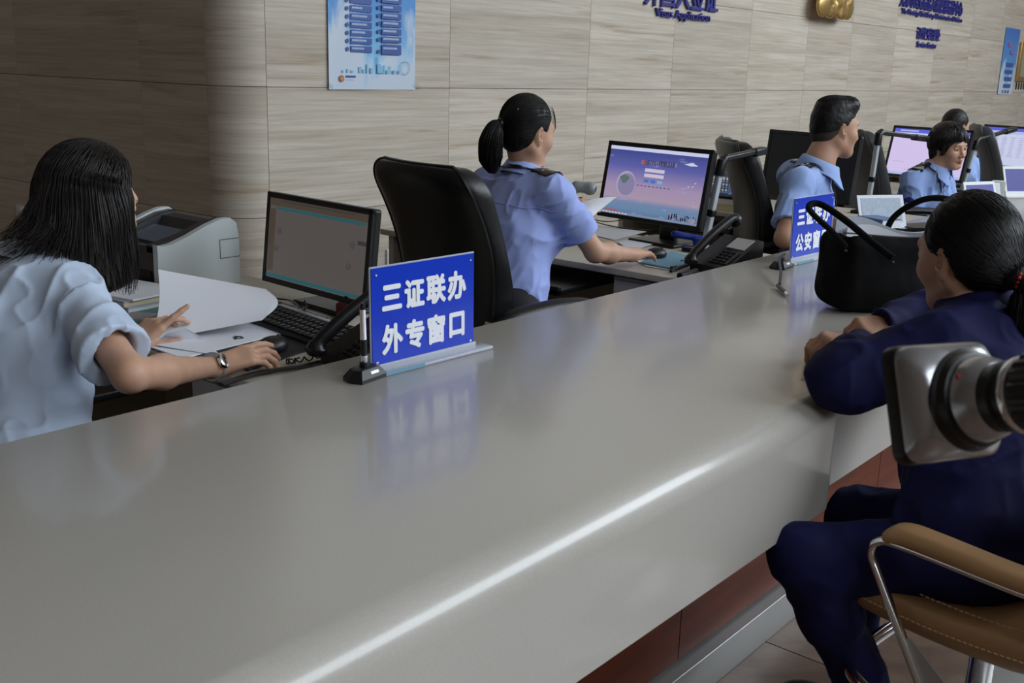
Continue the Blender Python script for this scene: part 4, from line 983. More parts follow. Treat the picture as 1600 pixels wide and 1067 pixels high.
# ------------------------------------------------------------------ video camera lens at the right edge, close to the lens
HB=D(1474,628,.95); fw=nrm(D(1420,630,.985)-D(1560,618,.895)); Rl=rot_to(fw,(0.05,.02,1)) ; 
t=thing('video_camera_lens','silver and black television camera lens with a rectangular hood, blurred at the right edge','camera',tuple(HB))
def place(b): b.T=(Rl,HB)
def rring(hw,hh,z,rd,n=9):
    out=[]
    for sx,sy,t0 in((1,1,0),(-1,1,90),(-1,-1,180),(1,-1,270)):
        for q in range(n): a=R_(t0+90*q/(n-1)); out.append((sx*(hw-rd)+rd*math.cos(a),sy*(hh-rd)+rd*math.sin(a),z))
    return out
b=MB(); place(b); b.loft([rring(.055,.052,.012,.012),rring(.0555,.0525,.002,.012),rring(.054,.051,-.002,.012)],M_black); b.build('hood_front',None,t,world=True,angle=50)
M_hood=mat('silver_hood',(.42,.43,.46),.24,metal=.9)
b=MB(); place(b); b.loft([rring(.054,.051,-.001,.014),rring(.054,.051,-.010,.018),rring(.050,.048,-.018,.026),rring(.042,.042,-.028,.036)],M_hood); b.build('hood_body',None,t,world=True,angle=50)
b=MB(); place(b); b.lathe([(.044,-.020),(.045,-.030),(.042,-.032),(.041,-.040),(.036,-.042)],M_black,40); b.build('rubber_ring',None,t,world=True)
b=MB(); place(b); b.lathe([(.036,-.036),(.038,-.044),(.034,-.056),(.030,-.062)],M_hood,40); b.build('silver_ring',None,t,world=True)
b=MB(); place(b); b.lathe([(.029,-.060),(.030,-.072),(.027,-.074),(.027,-.082),(.031,-.083)],M_black,40); b.lathe([(.031,-.083),(.0325,-.085),(.0325,-.089),(.031,-.091)],M_chrome,40); b.build('focus_collar',None,t,world=True)
b=MB(); place(b); n=72; rings=[]
for z,r0,rib in((-.090,.031,0),(-.094,.032,0),(-.096,.0335,1),(-.150,.0345,1),(-.153,.033,0),(-.17,.034,0),(-.24,.036,0)):
    rings.append([((r0+(rib*.0012*(1 if (k//2)%2 else -1)))*math.cos(2*math.pi*k/n),(r0+(rib*.0012*(1 if (k//2)%2 else -1)))*math.sin(2*math.pi*k/n),z) for k in range(n)])
b.loft(rings,M_black); b.build('barrel',None,t,world=True,angle=25)
b=MB(); place(b); b.box((.030,.020,-.048),(.004,.004,.003),M_red); b.build('red_mark',None,t,world=True)
b=MB(); place(b); b.box((0,-.01,-.42),(.11,.13,.32),M_black,b=.02); b.build('camera_body',None,t,world=True)
# ------------------------------------------------------------------ people
def hrot(yaw,pitch=0,roll=0): return rz3(yaw)@ry3(pitch)@rx3(roll)   # +pitch nods down
def head_sdf(S,R,t,sc,fem=True,young=1.):
    S.frame(R,t,sc); S.k=.018; jw=.0 if fem else .006
    S.ell((-.012,0,.035),(.093,.074,.088)); S.ell((.030,0,-.005),(.062,.064+jw*.5,.085),k=.03)
    S.ell((.042,0,-.055),(.045,.048+jw,.045),k=.03); S.cap((.070,-.010,-.092),(.070,.010,-.092),.017+jw*.4,k=.03)
    for s in(1,-1):
        S.cap((-.005,s*.056,-.050),(.058,s*(.020),-.090),.018+jw*.6,.015,k=.03)
        S.ell((.058,s*.040,-.022),(.026,.024,.022),k=.03)         # cheek
    S.cap((.082,-.030,.030),(.082,.030,.030),.010,k=.022)          # brow
    for s in(1,-1): S.ell((.098,s*.031,.008),(.016,.019,.012),op=1,k=.014)
    S.cap((.090,0,.012),(.108,0,-.026),.0065,.0085,k=.014); S.cap((.108,0,-.026),(.107,0,-.028),.0095,k=.01)
    for s in(1,-1):
        S.ell((.098,s*.0115,-.030),(.0095,.0075,.007),k=.008)
        # lids round the eyeball
        S.ell((.0765,s*.031,.0095),(.0155,.0165,.0125),k=.004)
    for s in(1,-1): S.ell((.094,s*.031,.0075),(.010,.0125,.0036),op=1,k=.002)
    S.cap((.089,-.020,-.0565),(.097,-.004,-.0535),.0045,.0060,k=.006); S.cap((.089,.020,-.0565),(.097,.004,-.0535),.0045,.0060,k=.006)
    S.cap((.088,-.016,-.0630),(.096,0,-.0645),.0045,.0070,k=.006); S.cap((.088,.016,-.0630),(.096,0,-.0645),.0045,.0070,k=.006)
    S.cap((.100,-.018,-.0588),(.100,.018,-.0588),.0016,op=1,k=.003)
    for s in(1,-1):                                                # ears
        Re=rz3(s*.45)@rx3(-s*.12)@ry3(-.15)
        S.ell((-.004,s*.076,-.002),(.019,.0075,.031),R=Re,k=.006); S.ell((.002,s*.0745,-.030),(.010,.007,.012),R=Re,k=.006)
        S.ell((.003,s*.084,.002),(.010,.0065,.018),R=Re,op=1,k=.004); S.ell((.004,s*.080,-.010),(.006,.008,.007),op=1,k=.003)
def neck_sdf(S,R,t,sc,N,r=.052):
    a=R@(np.array([-.018,0,-.045])*sc)+t; S.frame(); S.cap(a,N+np.array([0,0,.01]),r*sc,r*1.08*sc,k=.03)
def head_parts(body,R,t,sc,hairm):
    for s in(1,-1):
        b=MB(); b.T=(R*sc,t); b.lathe([(0.0135*math.sin(a),-.0135*math.cos(a)) for a in np.linspace(.0,math.pi,12)],M_eye,16,(.0765,s*.031,.0085)); 
        b.lathe([(0,0),(.006,-.0004),(.0061,-.002)],M_iris,14,(.0905,s*.0315,.0080),R=ry3(math.pi/2)@rx3(0)); b.build('eye',None,body,world=True)
        b=MB(); b.T=(R*sc,t); P=bez([(.0935,s*.014,.0275),(.0935,s*.028,.0325),(.083,s*.046,.0290)],5); b.tube(P,np.linspace(.0026,.0012,len(P)),hairm,5); b.build('eyebrow',None,body,world=True)
def tint_fn(R,t,sc):
    lp=R@(np.array([.097,0,-.0592])*sc)+t
    def f(V):
        q=(V-lp)@R/sc; d=np.sqrt((q[:,0]/.02)**2+(q[:,1]/.021)**2+(q[:,2]/.0115)**2); lips=np.clip(1.35-d,0,1)*1.2
        ch=0
        for s in(1,-1): c=R@(np.array([.07,s*.045,-.025])*sc)+t; ch=ch+.12*np.clip(1-np.linalg.norm(V-c,axis=1)/.035,0,1)
        return np.clip(lips+ch,0,.85)
    return f
def hand_sdf(S,W,F,U,side,curls,sc=1.,spread=.08,thumb=(.6,.65,-.35,.35)):
    """W wrist, F towards the knuckles, U back-of-hand, side +1 right / -1 left"""
    F=nrm(F); U=nrm(np.array(U,float)-F*(np.array(U,float)@F)); T=side*np.cross(U,F); S.frame(); k0=S.k
    kn=[(.028,.083),(.0095,.088),(-.0095,.084),(-.027,.076)]; ln=[(.042,.025,.021),(.046,.029,.022),(.043,.027,.021),(.033,.020,.018)]
    for (tx,fx) in kn: S.cap(W+T*tx*.55*sc,W+(T*tx+F*fx)*sc,.0145*sc,.0118*sc,k=.014)
    S.cap(W-F*.01,W+F*.03*sc,.021*sc,.019*sc,k=.02)
    for i,(tx,fx) in enumerate(kn):
        p=W+(T*tx+F*fx)*sc; a=0; c=curls[i]; r=[.0095,.0087,.0078,.0068] if i<3 else [.0082,.0075,.0068,.006]
        d0=nrm(F+T*spread*(1.5-i))
        for j in range(3):
            a+=c[j]; d=d0*math.cos(a)-U*math.sin(a); q=p+d*ln[i][j]*sc; S.cap(p,q,r[j]*sc,r[j+1]*sc,k=.0035 if j else .006); p=q
    tf,tt,tu,tc=thumb; p=W+(T*.020+F*.018-U*.004)*sc; d=nrm(F*tf+T*tt+U*tu)
    q=p+d*.040*sc; S.cap(p,q,.0145*sc,.0115*sc,k=.012); d2=nrm(d+F*tc-T*tc*.5); p=q; q=p+d2*.030*sc; S.cap(p,q,.0112*sc,.0095*sc,k=.005); d3=nrm(d2+F*tc*.6-T*tc*.5); S.cap(q,q+d3*.024*sc,.0095*sc,.0072*sc,k=.003)
    return F,U,T
def arm_sdf(S,sh,el,wr,g=1.,inner=0):
    S.frame(); d=nrm(wr-el)
    S.cap(sh,el,.043*g,.035*g,k=.02); S.cap(el,el+(wr-el)*.35,.034*g,.037*g,k=.02); S.cap(el+(wr-el)*.35,wr,.036*g,.0225*g,k=.02)
def torso_sdf(S,P,N,left,sc=1.,fem=True,loose=0.,wid=1.):
    z=nrm(N-P); y=nrm(left-z*(left@z)); x=np.cross(y,z); R=np.array([x,y,z]).T; u=np.linalg.norm(N-P)/.5
    S.frame(R,P,1); L=loose; f=lambda v:(v[0],v[1]*wid,v[2])
    S.ell((0,0,.02*u),f((.120+L,.170+L,.12)),k=.04); S.ell((.005,0,.15*u),f((.103+L,.135+L*1.2,.15)),k=.05); S.ell((-.005,0,.29*u),f((.115+L*.7,.148+L*.7,.17)),k=.05)
    S.ell((-.015,0,.40*u),f((.082+L*.4,.150+L*.3,.085)),k=.04)
    if fem:
        for s in(1,-1): S.ell((.075,s*.065,.29*u),(.050,.055,.055),k=.04)
    return R
def shoulders_sdf(S,N,SR,SL,r=.048,sc=1):
    S.frame(); b=N-np.array([0,0,.035])
    for s in(SR,SL): S.cap(b,s,.045*sc,r*sc,k=.045)
def leg_sdf(S,hip,kn,an,g=1.,loose=0):
    S.frame(); S.cap(hip,kn,.082*g+loose,.060*g+loose,k=.04); S.cap(kn,kn+(an-kn)*.3,.058*g+loose,.058*g+loose,k=.03); S.cap(kn+(an-kn)*.3,an,.057*g+loose,.040*g+loose,k=.03)
def shoe(root,an,az,m):
    S=Sdf(); S.frame(rz3(az),an*np.array([1,1,0])+np.array([0,0,.0])); S.k=.02
    S.ell((.09,0,.035),(.075,.042,.035)); S.ell((-.01,0,.045),(.055,.038,.048)); S.cap((-.01,0,.05),(.0,0,.10),.036,.038); S.box((.045,0,.008),(.125,.040,.010),.008); S.cut((0,0,.001),(0,0,-1)); S.build('shoe',m,root,.006)
def folds(freq,amp,Rr=np.eye(3),seed=0.):
    fr=np.array(freq,float)
    def f(P):
        Q=P@Rr; w=vnoise(Q*6+seed)*1.2; n=vnoise(Q*fr+np.stack([w,w*.7,w*.4],1)+seed); r=1-np.abs(2*n-1); n2=vnoise(Q*fr*.45+seed+9)
        return -amp*(r**3)*(.35+n2)+amp*.35
    return f
def patch(name,S,c,u,v,w_,h_,m,parent,off=.003,thick=.002,nu=8,nv=6,shape=None):
    u=nrm(u); v=nrm(v); P=np.array([[c+u*w_*(i/(nu-1)-.5)+v*h_*(j/(nv-1)-.5)*(1 if shape is None else shape(i/(nu-1))) for j in range(nv)] for i in range(nu)])
    Q=S.proj(P.reshape(-1,3),off).reshape(P.shape); b=MB(); b.grid(Q,m,thick); return b.build(name,None,parent,world=True,angle=60)
def ribbon(name,S,pts,w_,m,parent,off=.004,thick=.0015,proj=True,n=8):
    P=bez(pts,n); 
    if proj: P=S.proj(P,off)
    g=S.grad(P); T=np.gradient(P,axis=0); T/=np.linalg.norm(T,axis=1)[:,None]+1e-9; s=np.cross(T,g); s/=np.linalg.norm(s,axis=1)[:,None]+1e-9
    G=np.array([[p-q*w_/2,p,p+q*w_/2] for p,q in zip(P,s)]); 
    b=MB(); b.grid(G,m,thick); return b.build(name,None,parent,world=True,angle=60)
def collar(shirt,N,up,fwd,r,m,h=.034,tip=.035,open_=.35,lean=.25):
    z=nrm(up); x=nrm(fwd-z*(fwd@z)); y=np.cross(z,x); rows=[]
    for ph in np.linspace(open_,2*math.pi-open_,41):
        f=math.exp(-(min(ph,2*math.pi-ph)-open_)**2/.35); d=x*math.cos(ph)+y*math.sin(ph); dd=-lean*math.cos(ph)*.06
        c=N+z*dd
        rows.append([c+d*(r*1.0)+z*0.0,c+d*(r*.97)+z*h*.6,c+d*(r*.99)+z*h,c+d*(r*1.09)+z*h*.92,c+d*(r*1.20+.004)+z*(h*.35-tip*.3*f),c+d*(r*1.30+.006+.022*f)+z*(-h*.25-tip*f)])
    b=MB(); b.grid(rows,m,.0016); return b.build('collar',None,shirt,world=True,angle=80)
def strands(name,paths,r,m,parent,R,t,sc,tip=.35):
    groups={}
    for p in paths: groups.setdefault(len(p),[]).append(p)
    V=[];F=[];off=0
    for k,g in groups.items():
        A=np.array(g,float)@(R*sc).T+t; T=np.gradient(A,axis=1); T/=np.linalg.norm(T,axis=2)[...,None]+1e-9
        U=np.cross(T,np.array([.3,.5,.81])); U/=np.linalg.norm(U,axis=2)[...,None]+1e-9; W=np.cross(T,U); rr=(r*np.interp(np.linspace(0,1,k),[0,.15,.7,1],[.6,1,.9,tip]))[None,:,None]
        X=np.stack([A+rr*(math.cos(a)*U+math.sin(a)*W) for a in (0,2*math.pi/3,4*math.pi/3)],2); n=len(g)
        idx=np.arange(n*k*3).reshape(n,k,3)+off; f=np.stack([np.stack([idx[:,:-1,j],idx[:,:-1,(j+1)%3],idx[:,1:,(j+1)%3],idx[:,1:,j]],-1) for j in range(3)],2).reshape(-1,4)
        V.append(X.reshape(-1,3)); F.append(f); off+=n*k*3
    return mkobj(name,np.vstack(V),np.vstack(F),[m],parent,True,True,None,None)
def drape(Hs,paths,R,t,sc,off=.0006,skip=0):
    A=np.array(paths,float); W=A.reshape(-1,3)@(R*sc).T+t; Q=Hs.proj(W,off,2); lift=RG.random(len(Q))[:,None]*.0012; Q=Q+Hs.grad(Q)*lift; return list(((Q-t)@R/sc).reshape(A.shape))
EC=np.array([-.016,0,.035]); ER_=np.array([.101,.084,.099])
def on_ell(d,lift=0.,er=ER_): d=nrm(d); k=1/math.sqrt(((d/er)**2).sum()); return EC+d*(k+lift)
def slerp(a,b,n):
    a=nrm(a); b=nrm(b); w=math.acos(max(-1,min(1,a@b))); return [ (math.sin((1-t)*w)*a+math.sin(t*w)*b)/max(math.sin(w),1e-6) for t in np.linspace(0,1,n)]
def cap_hair(S,R,t,sc,face=((.118,0,-.040),(.080,.088,.098)),ear=True,nape=-.07):
    S.frame(R,t,sc); S.k=.012
    S.ell(EC,tuple(ER_-.002)); S.ell((-.045,0,-.015),(.062,.066,.065),k=.03)
    S.ell(face[0],face[1],op=1,k=.012)
    if ear:
        for s in(1,-1): S.ell((.012,s*.085,-.030),(.034,.030,.044),op=1,k=.012); S.ell((.05,s*.07,-.06),(.06,.04,.055),op=1,k=.01)
    S.cut((0,0,nape),(.35,0,-1))
def comb_to(tie,n,rng,lift=.002,frontlim=.9):
    paths=[]; td=nrm(np.array(tie)-EC)
    while len(paths)<n:
        d=nrm(rng.normal(size=3))
        # hairline band
        if d[2]<-.62 or (d[0]>.80 and d[2]<.5) or (d[0]>.40 and d[2]<.25) or (d[0]>.0 and d[2]<-.02): continue
        pts=[on_ell(q,lift+.003*rng.random()*math.sin(math.pi*i/9)) for i,q in enumerate(slerp(d,td,10))]
        paths.append(pts)
    return paths
def ponytail(rng,tie,ctrl,rad,n,m,S=None):
    """ctrl: local control points; rad radius along; returns strands"""
    C=bez([tie]+ctrl,5); k=len(C); rr=np.interp(np.linspace(0,1,k),np.linspace(0,1,len(rad)),rad); T=np.gradient(C,axis=0); T/=np.linalg.norm(T,axis=1)[:,None]
    U=np.cross(T,[0,1,0.]); U/=np.linalg.norm(U,axis=1)[:,None]; V=np.cross(T,U); paths=[]
    for _ in range(n):
        a=rng.random()*2*math.pi; q=.86+.28*rng.random(); e=int(k*(.72+.28*rng.random())); w=rng.normal()*.30
        paths.append([C[i]+rr[i]*q*(math.cos(a+w*i/k)*U[i]+math.sin(a+w*i/k)*V[i]) for i in range(e)])
    return C,rr,paths
def person(label,loc): return thing('person',label,'person',(loc[0],loc[1],0),0)
RG=np.random.default_rng(11)
def legs(root,P,left,az,hip=.10,kn=.42,m=M_trouser,SK=None,kneez=.50,footx=.36,shirt_m=None,g=1.,name='trousers',top=.175):
    f=np.array([math.cos(az),math.sin(az),0]); l=nrm(left*np.array([1,1,0])); S=Sdf(); S.k=.03
    z=np.array([0,0,1.]); R=np.array([f,l,z]).T; S.frame(R,P,1); S.ell((0,0,.0),(.125,.178,.125)); S.ell((.0,0,.10),(.112,.150,.10),k=.04)
    for s in(1,-1):
        h=P+l*s*hip+f*.02-z*.02; k=P+l*s*(hip+.03)+f*kn; k[2]=kneez; a=k+f*(-.03); a[2]=.09; leg_sdf(S,h,k,a,g,.006); 
        if SK is not None: leg_sdf(SK,h,k,a,.85,-.004)
        shoe(root,a,az,M_black)
    S.disp.append(folds((9,9,16),.006)); S.cut(P+z*top,z); S.build(name,m,root,.008)

# ---- the long-haired woman with the watch
def woman_watch():
    SR=D(116,462,2.28); SL=SR+np.array([-.02,.345,.01]); N=(SR+SL)/2+np.array([.02,0,.062]); P=np.array([.955,2.12,.56]); ER=D(203,586,2.11); WR=D(336,573,2.43)
    EL=np.array([1.20,2.60,.80]); WL=D(206,545,2.66); H=D(143,322,2.42); sc=.99; yaw=R_(1); R=hrot(yaw,R_(14),R_(-3)); left=SL-SR
    root=person('long-haired woman with a steel watch and pale blue blouse, handling papers',P)
    S=Sdf(); head_sdf(S,R,H,sc); neck_sdf(S,R,H,sc,N,.050); torso_sdf(S,P,N,left,fem=True,loose=-.022,wid=.93); shoulders_sdf(S,N,SR,SL,.038); S.k=.012
    arm_sdf(S,SR,ER,WR,.96); arm_sdf(S,SL,EL,WL,.92)
    F=Pz(428,541,.795)-WR
    hand_sdf(S,WR,F,(-.12,-.25,1),1,[(.10,.28,.20),(.22,.48,.35),(.30,.55,.4),(.35,.6,.4)],1.0,.10)
    Fh=nrm(D(250,497,2.69)-WL); Th=np.array([-.3,-.80,-.5]); hand_sdf(S,WL,Fh,np.cross(nrm(Th-Fh*(Th@Fh)),Fh),-1,[(.0,.08,.05),(.55,.5,.3),(.7,.6,.4),(.8,.7,.5)],.98,.10,(.80,.50,-.45,.05))
    body=S
    legs(root,P,left,R_(2),SK=S,top=.0)
    o=S.build('body',M_skin,root,.0036,tint_fn(R,H,sc)); head_parts(o,R,H,sc,M_hair)
    # blouse
    B=Sdf(); B.infl=0; torso_sdf(B,P,N,left,fem=True,loose=.014); B.infl=.010; shoulders_sdf(B,N,SR,SL,.044); B.infl=0
    for s,e in((SR,ER),(SL,EL)):
        c=s+(e-s)*.72; d=nrm(e-s); B.frame(); B.cap(s,c+d*.04,.056,.070,k=.035); 
    # hem region flares
    B.frame(); B.ell(P+np.array([0,0,.03]),(.165,.20,.13),k=.05)
    Rf=rot_to(nrm((.3,.2,1))); B.disp.append(folds((14,14,4.5),.011,rx3(.25),3.)); B.disp.append(folds((24,24,8),.005,rx3(.7),5.))
    # cuffs are cut square to the arm and hollow
    for s,e in((SR,ER),(SL,EL)):
        d=nrm(e-s); c=s+(e-s)*.72
        B.frame(rot_to(d),c+d*.105); B.box((0,0,0),(.10,.10,.10),.004,k=.003,op=1); B.frame(); B.cap(c-d*.02,c+d*.03,.046,.050,k=.002,op=1)
    up=nrm(H-N); B.cap(N+up*.09,N+up*.025,.075,.05,k=.004,op=1); B.cut(P-np.array([0,0,.06]),(0,0,-1))
    sh=B.build('blouse',M_blouse,root,.0045); collar(sh,N+np.array([.008,0,-.018]),np.array([.18,0,1]),np.array([1,.1,0]),.064,M_blouse,h=.030,tip=.03)
    # watch
    d=nrm(WR-ER); c=WR-d*.012; Rw=rot_to(d,(0,0,1)); b=MB(); a=np.linspace(0,2*math.pi,29)
    b.tube([c+Rw@np.array([.0268*math.cos(q),.0268*math.sin(q),0]) for q in a],.0075,M_steel,8,flat=.45,up=d); w_=b.build('watch_band',None,root,world=True)
    b=MB(); n_=nrm(np.array([-.55,-.75,.45])-d*(np.array([-.55,-.75,.45])@d)); fc=c+n_*.031; Rn=rot_to(n_,d); b.lathe([(0,-.004),(.017,-.004),(.0185,0),(.0175,.004),(.0155,.005)],M_chrome,28,fc,R=Rn); 
    b.lathe([(.0155,.0045),(0,.0045)],M_white,28,fc,R=Rn); b.build('watch_case',None,w_,world=True)
    b=MB()
    for ang in(.6,2.4): b.tube([fc+n_*.0055,fc+n_*.0055+Rn@np.array([.010*math.cos(ang),.010*math.sin(ang),0])],.0007,M_black,4)
    b.build('watch_hands',None,w_,world=True)
    # hair: mass plus strands hanging from a crown parting
    Hs=Sdf(); Hs.frame(R,H,sc); Hs.k=.02
    Hs.ell((-.018,0,.035),(.100,.086,.098)); gd=R.T@np.array([0,0,-1.]); q0=np.array([-.030,0,.0]); Hs.cap(tuple(q0),tuple(q0+gd*.125),.088,.086,k=.04); Hs.ell(tuple(q0+gd*.14+np.array([-.01,0,0])),(.092,.108,.075),k=.05)
    for s in(1,-1): q1=np.array([.010,s*.070,.02]); Hs.cap(tuple(q1),tuple(q1+gd*.17+np.array([0,s*.010,0])),.026,.022,k=.03)
    Hs.ell((.135,0,-.060),(.085,.075,.120),op=1,k=.015); Hs.cap((.045,0,-.06),(.06,0,-.30),.045,.06,k=.02,op=1)
    Hs.disp.append(lambda Q:.006*(vnoise(((Q-H)@R)*np.array([55,55,7.]))-.5)); hm=Hs.build('hair',M_hairb,root,.004)
    paths=[]
    for i in range(1500):
        ph=RG.uniform(.98,2*math.pi-.98); lay=RG.uniform(.0,.012); ln=RG.uniform(.17,.25); d0=np.array([.35*RG.random()+.1,0.12*(1 if ph<math.pi else -1)*RG.random(),1.0]); d1=np.array([math.cos(ph),math.sin(ph),.16])
        pts=[on_ell(q,.005+lay) for q in slerp(d0,d1,8)]; e=pts[-1]; out=nrm([math.cos(ph),math.sin(ph),0]); back=max(0,-math.cos(ph)); wob=RG.normal()*.006
        flip=.075*back*RG.uniform(.5,1.2)+.018*RG.random()-.012*(1-back)
        for k in range(1,9):
            u=k/8; p=e+out*(.022*math.sin(u*2.2)+flip*u**3+.004*math.sin(u*9+ph*5))+np.array([0,wob*u,0])+gd*(ln*u-.020*back*u**4); 
            if math.cos(ph)>.3: p=p-out*.022*u
            pts.append(p)
        paths.append(pts)
    strands('hair_strands',paths,.0013,M_hairb,hm,R,H,sc)
    return S,B
woman_watch()

# ---- uniform shirts
def uniform(root,P,N,SR,SL,arms,left,m,fem,H,seed,fr=.66,loose=.012,az=None,long_=False,shoulder=.046,patches=True,noseam=False,wid=1.):
    B=Sdf(); torso_sdf(B,P,N,left,fem=fem,loose=loose,wid=wid); B.infl=.009; shoulders_sdf(B,N,SR,SL,shoulder); B.infl=0
    for s,e in arms: d=nrm(e-s); B.frame(); B.cap(s,s+(e-s)*fr+d*.04,.056,.070,k=.04)
    B.disp.append(folds((13,13,6),.013,rx3(.5),seed)); B.disp.append(folds((26,26,10),.006,ry3(.7),seed+4))
    for s,e in arms:
        d=nrm(e-s); c=s+(e-s)*fr; B.frame(rot_to(d),c+d*.105); B.box((0,0,0),(.105,.105,.10),.004,k=.003,op=1); B.frame(); B.cap(c-d*.02,c+d*.03,.050,.054,k=.002,op=1)
    up=nrm(H-N); B.cap(N+up*.10,N+up*.028,.08,.052,k=.004,op=1); B.cut(P+np.array([0,0,.10]),(0,0,-1))
    o=B.build('shirt',m,root,.0045); return B,o
def epaulette(B,o,N,S_,fwd):
    c=N*.36+S_*.64+np.array([0,0,.03]); u=S_-N; u[2]*=.6; ep=patch('epaulette',B,c,u,fwd,.110,.055,M_black,o,.007,.004)
    u=nrm(u); patch('rank_bar',B,c+u*.036,u,fwd,.012,.036,M_silver,ep,.0095,.002,4,5)
    b=MB(); q=B.proj(c-u*.012,.010)[0]; n_=B.grad(q)[0]; Rn=rot_to(n_,u); b.prism([((.009 if k%2==0 else .004)*math.cos(k*math.pi/4),(.009 if k%2==0 else .004)*math.sin(k*math.pi/4)) for k in range(8)],lambda x,y,s:q+Rn@np.array([x,y,.002*s]),M_silver); b.build('rank_star',None,ep,world=True)

# ---- the ponytailed officer
def officer_ponytail():
    SR=D(866,303,3.60); SL=np.array([2.93,2.53,1.03]); N=(SR+SL)/2+np.array([.02,.0,.065]); P=np.array([2.745,2.29,.56]); ER=D(930,394,3.72); WR=D(988,398,3.88); H=D(823,207,3.68)
    EL=np.array([3.15,2.66,.82]); WL=np.array([3.33,2.50,.92]); sc=.98; R=hrot(R_(-12),R_(12),R_(2)); left=SL-SR; fwd=np.array([.98,-.15,0])
    root=person('ponytailed woman in a blue uniform shirt seated in the large black chair',P)
    S=Sdf(); head_sdf(S,R,H,sc); neck_sdf(S,R,H,sc,N,.050); torso_sdf(S,P,N,left,fem=True,loose=-.022,wid=.93); shoulders_sdf(S,N,SR,SL,.038); S.k=.012
    arm_sdf(S,SR,ER,WR,1.0); arm_sdf(S,SL,EL,WL,.95)
    hand_sdf(S,WR,Pz(1026,388,.800)-WR,(-.05,-.1,1),1,[(.12,.25,.2),(.15,.28,.2),(.2,.3,.2),(.25,.35,.3)],.98,.08)
    hand_sdf(S,WL,(.4,-.5,.25),(-.5,.3,.6),-1,[(.3,.6,.4),(.35,.7,.5),(.4,.7,.5),(.5,.8,.5)],.93)
    legs(root,P,left,R_(-8),SK=S); o=S.build('body',M_skin,root,.0036,tint_fn(R,H,sc)); head_parts(o,R,H,sc,M_hair)
    B,so=uniform(root,P,N,SR,SL,((SR,ER),(SL,EL)),left,M_uniform,True,H,2.)
    cl=collar(so,N+np.array([.004,0,-.016]),np.array([.16,-.02,1]),fwd,.066,M_uniform,h=.036,tip=.03)
    # lanyard: round the collar and down the right chest
    l=nrm(left); up=np.array([0,0,1.])
    ring=[N+fwd*.075-l*.045-up*.07,N+fwd*.045-l*.075-up*.018,N-l*.082+up*.004,N-fwd*.05-l*.066+up*.016,N-fwd*.082+up*.022,N-fwd*.05+l*.066+up*.016,N+l*.082]
    ln=ribbon('lanyard',B,ring,.016,M_black,so,.012,.0015,proj=False)
    ribbon('lanyard_strap',B,[N+fwd*.06-l*.06-up*.035,N+fwd*.11-l*.055-up*.10,N+fwd*.15-l*.04-up*.20],.015,M_black,ln,.006)
    b=MB(); g=nrm(-l*.8-fwd*.6+up*.35); c=N-fwd*.030-l*.086+up*.015
    tang=nrm(np.cross(up,g)); b.text('POLICE',.0085,M_letter,c+g*.004,tang,nrm(np.cross(g,tang)),.02,.0006); b.build('lanyard_lettering',None,ln,world=True,smooth=False)
    # chest and back yoke seams
    bk=-fwd
    ribbon('yoke_seam',B,[N-up*.11+bk*.12+l*.15,N-up*.105+bk*.14,N-up*.11+bk*.12-l*.15,N-up*.11-l*.2],.003,M_uniform,so,.0012,.002)
    epaulette(B,so,N,SR,fwd)
    Hs=Sdf(); cap_hair(Hs,R,H,sc); Hd=Sdf(); cap_hair(Hd,R,H,sc); tie=np.array([-.122,0,.005]); gd=R.T@np.array([0,0,-1.])
    C,rr,pp=ponytail(RG,tie,[tuple(tie+np.array([-.022,0,0])+gd*.02),tuple(tie+np.array([-.040,.0,0])+gd*.07),tuple(tie+np.array([-.038,.0,0])+gd*.125),tuple(tie+np.array([-.018,0,0])+gd*.175)],[.013,.028,.038,.038,.016],520,M_hair)
    Hs.frame(R,H,sc); Hs.path([tuple(c) for c in C[::3]],rr[::3]*.82,k=.01); Hs.disp.append(lambda Q:.0035*(vnoise(((Q-H)@R)*np.array([70,70,22.]))-.5))
    hm=Hs.build('hair',M_hair,root,.0036)
    strands('hair_strands',drape(Hd,comb_to(tie,800,RG,.0015),R,H,sc)+pp,.0011,M_hair,hm,R,H,sc)
    # loose wisps over the forehead
    w_=[[ (.070+.006*q,.035*math.sin(q),.105),(.092+.003*q,.03*math.sin(q),.075),(.103,.03*math.sin(q)+.004,.040),(.100,.032*math.sin(q)+.01,.018)] for q in np.linspace(-2,2,14)]
    strands('fringe_wisps',[bez(p,3) for p in w_],.0011,M_hair,hm,R,H,sc)
    b=MB(); b.T=(R*sc,H); a=np.linspace(0,2*math.pi,17); b.tube([tie+np.array([-.006+.003*math.cos(q),.015*math.cos(q),.015*math.sin(q)]) for q in a],.006,M_black,6); b.build('hair_tie',None,hm,world=True)
    b=MB(); b.T=(R*sc,H); b.lathe([(0,-.004),(.004,0),(0,.004)],M_chrome,8,(-.095,-.045,.065)); b.build('hair_pin',None,hm,world=True)
    b=MB(); b.lathe([(0,0),(.010,0),(.010,.003),(0,.003)],M_gold,16,P+fwd*.125+np.array([0,0,.155]),R=rot_to(fwd)); b.build('belt_buckle',None,root,world=True)
officer_ponytail()

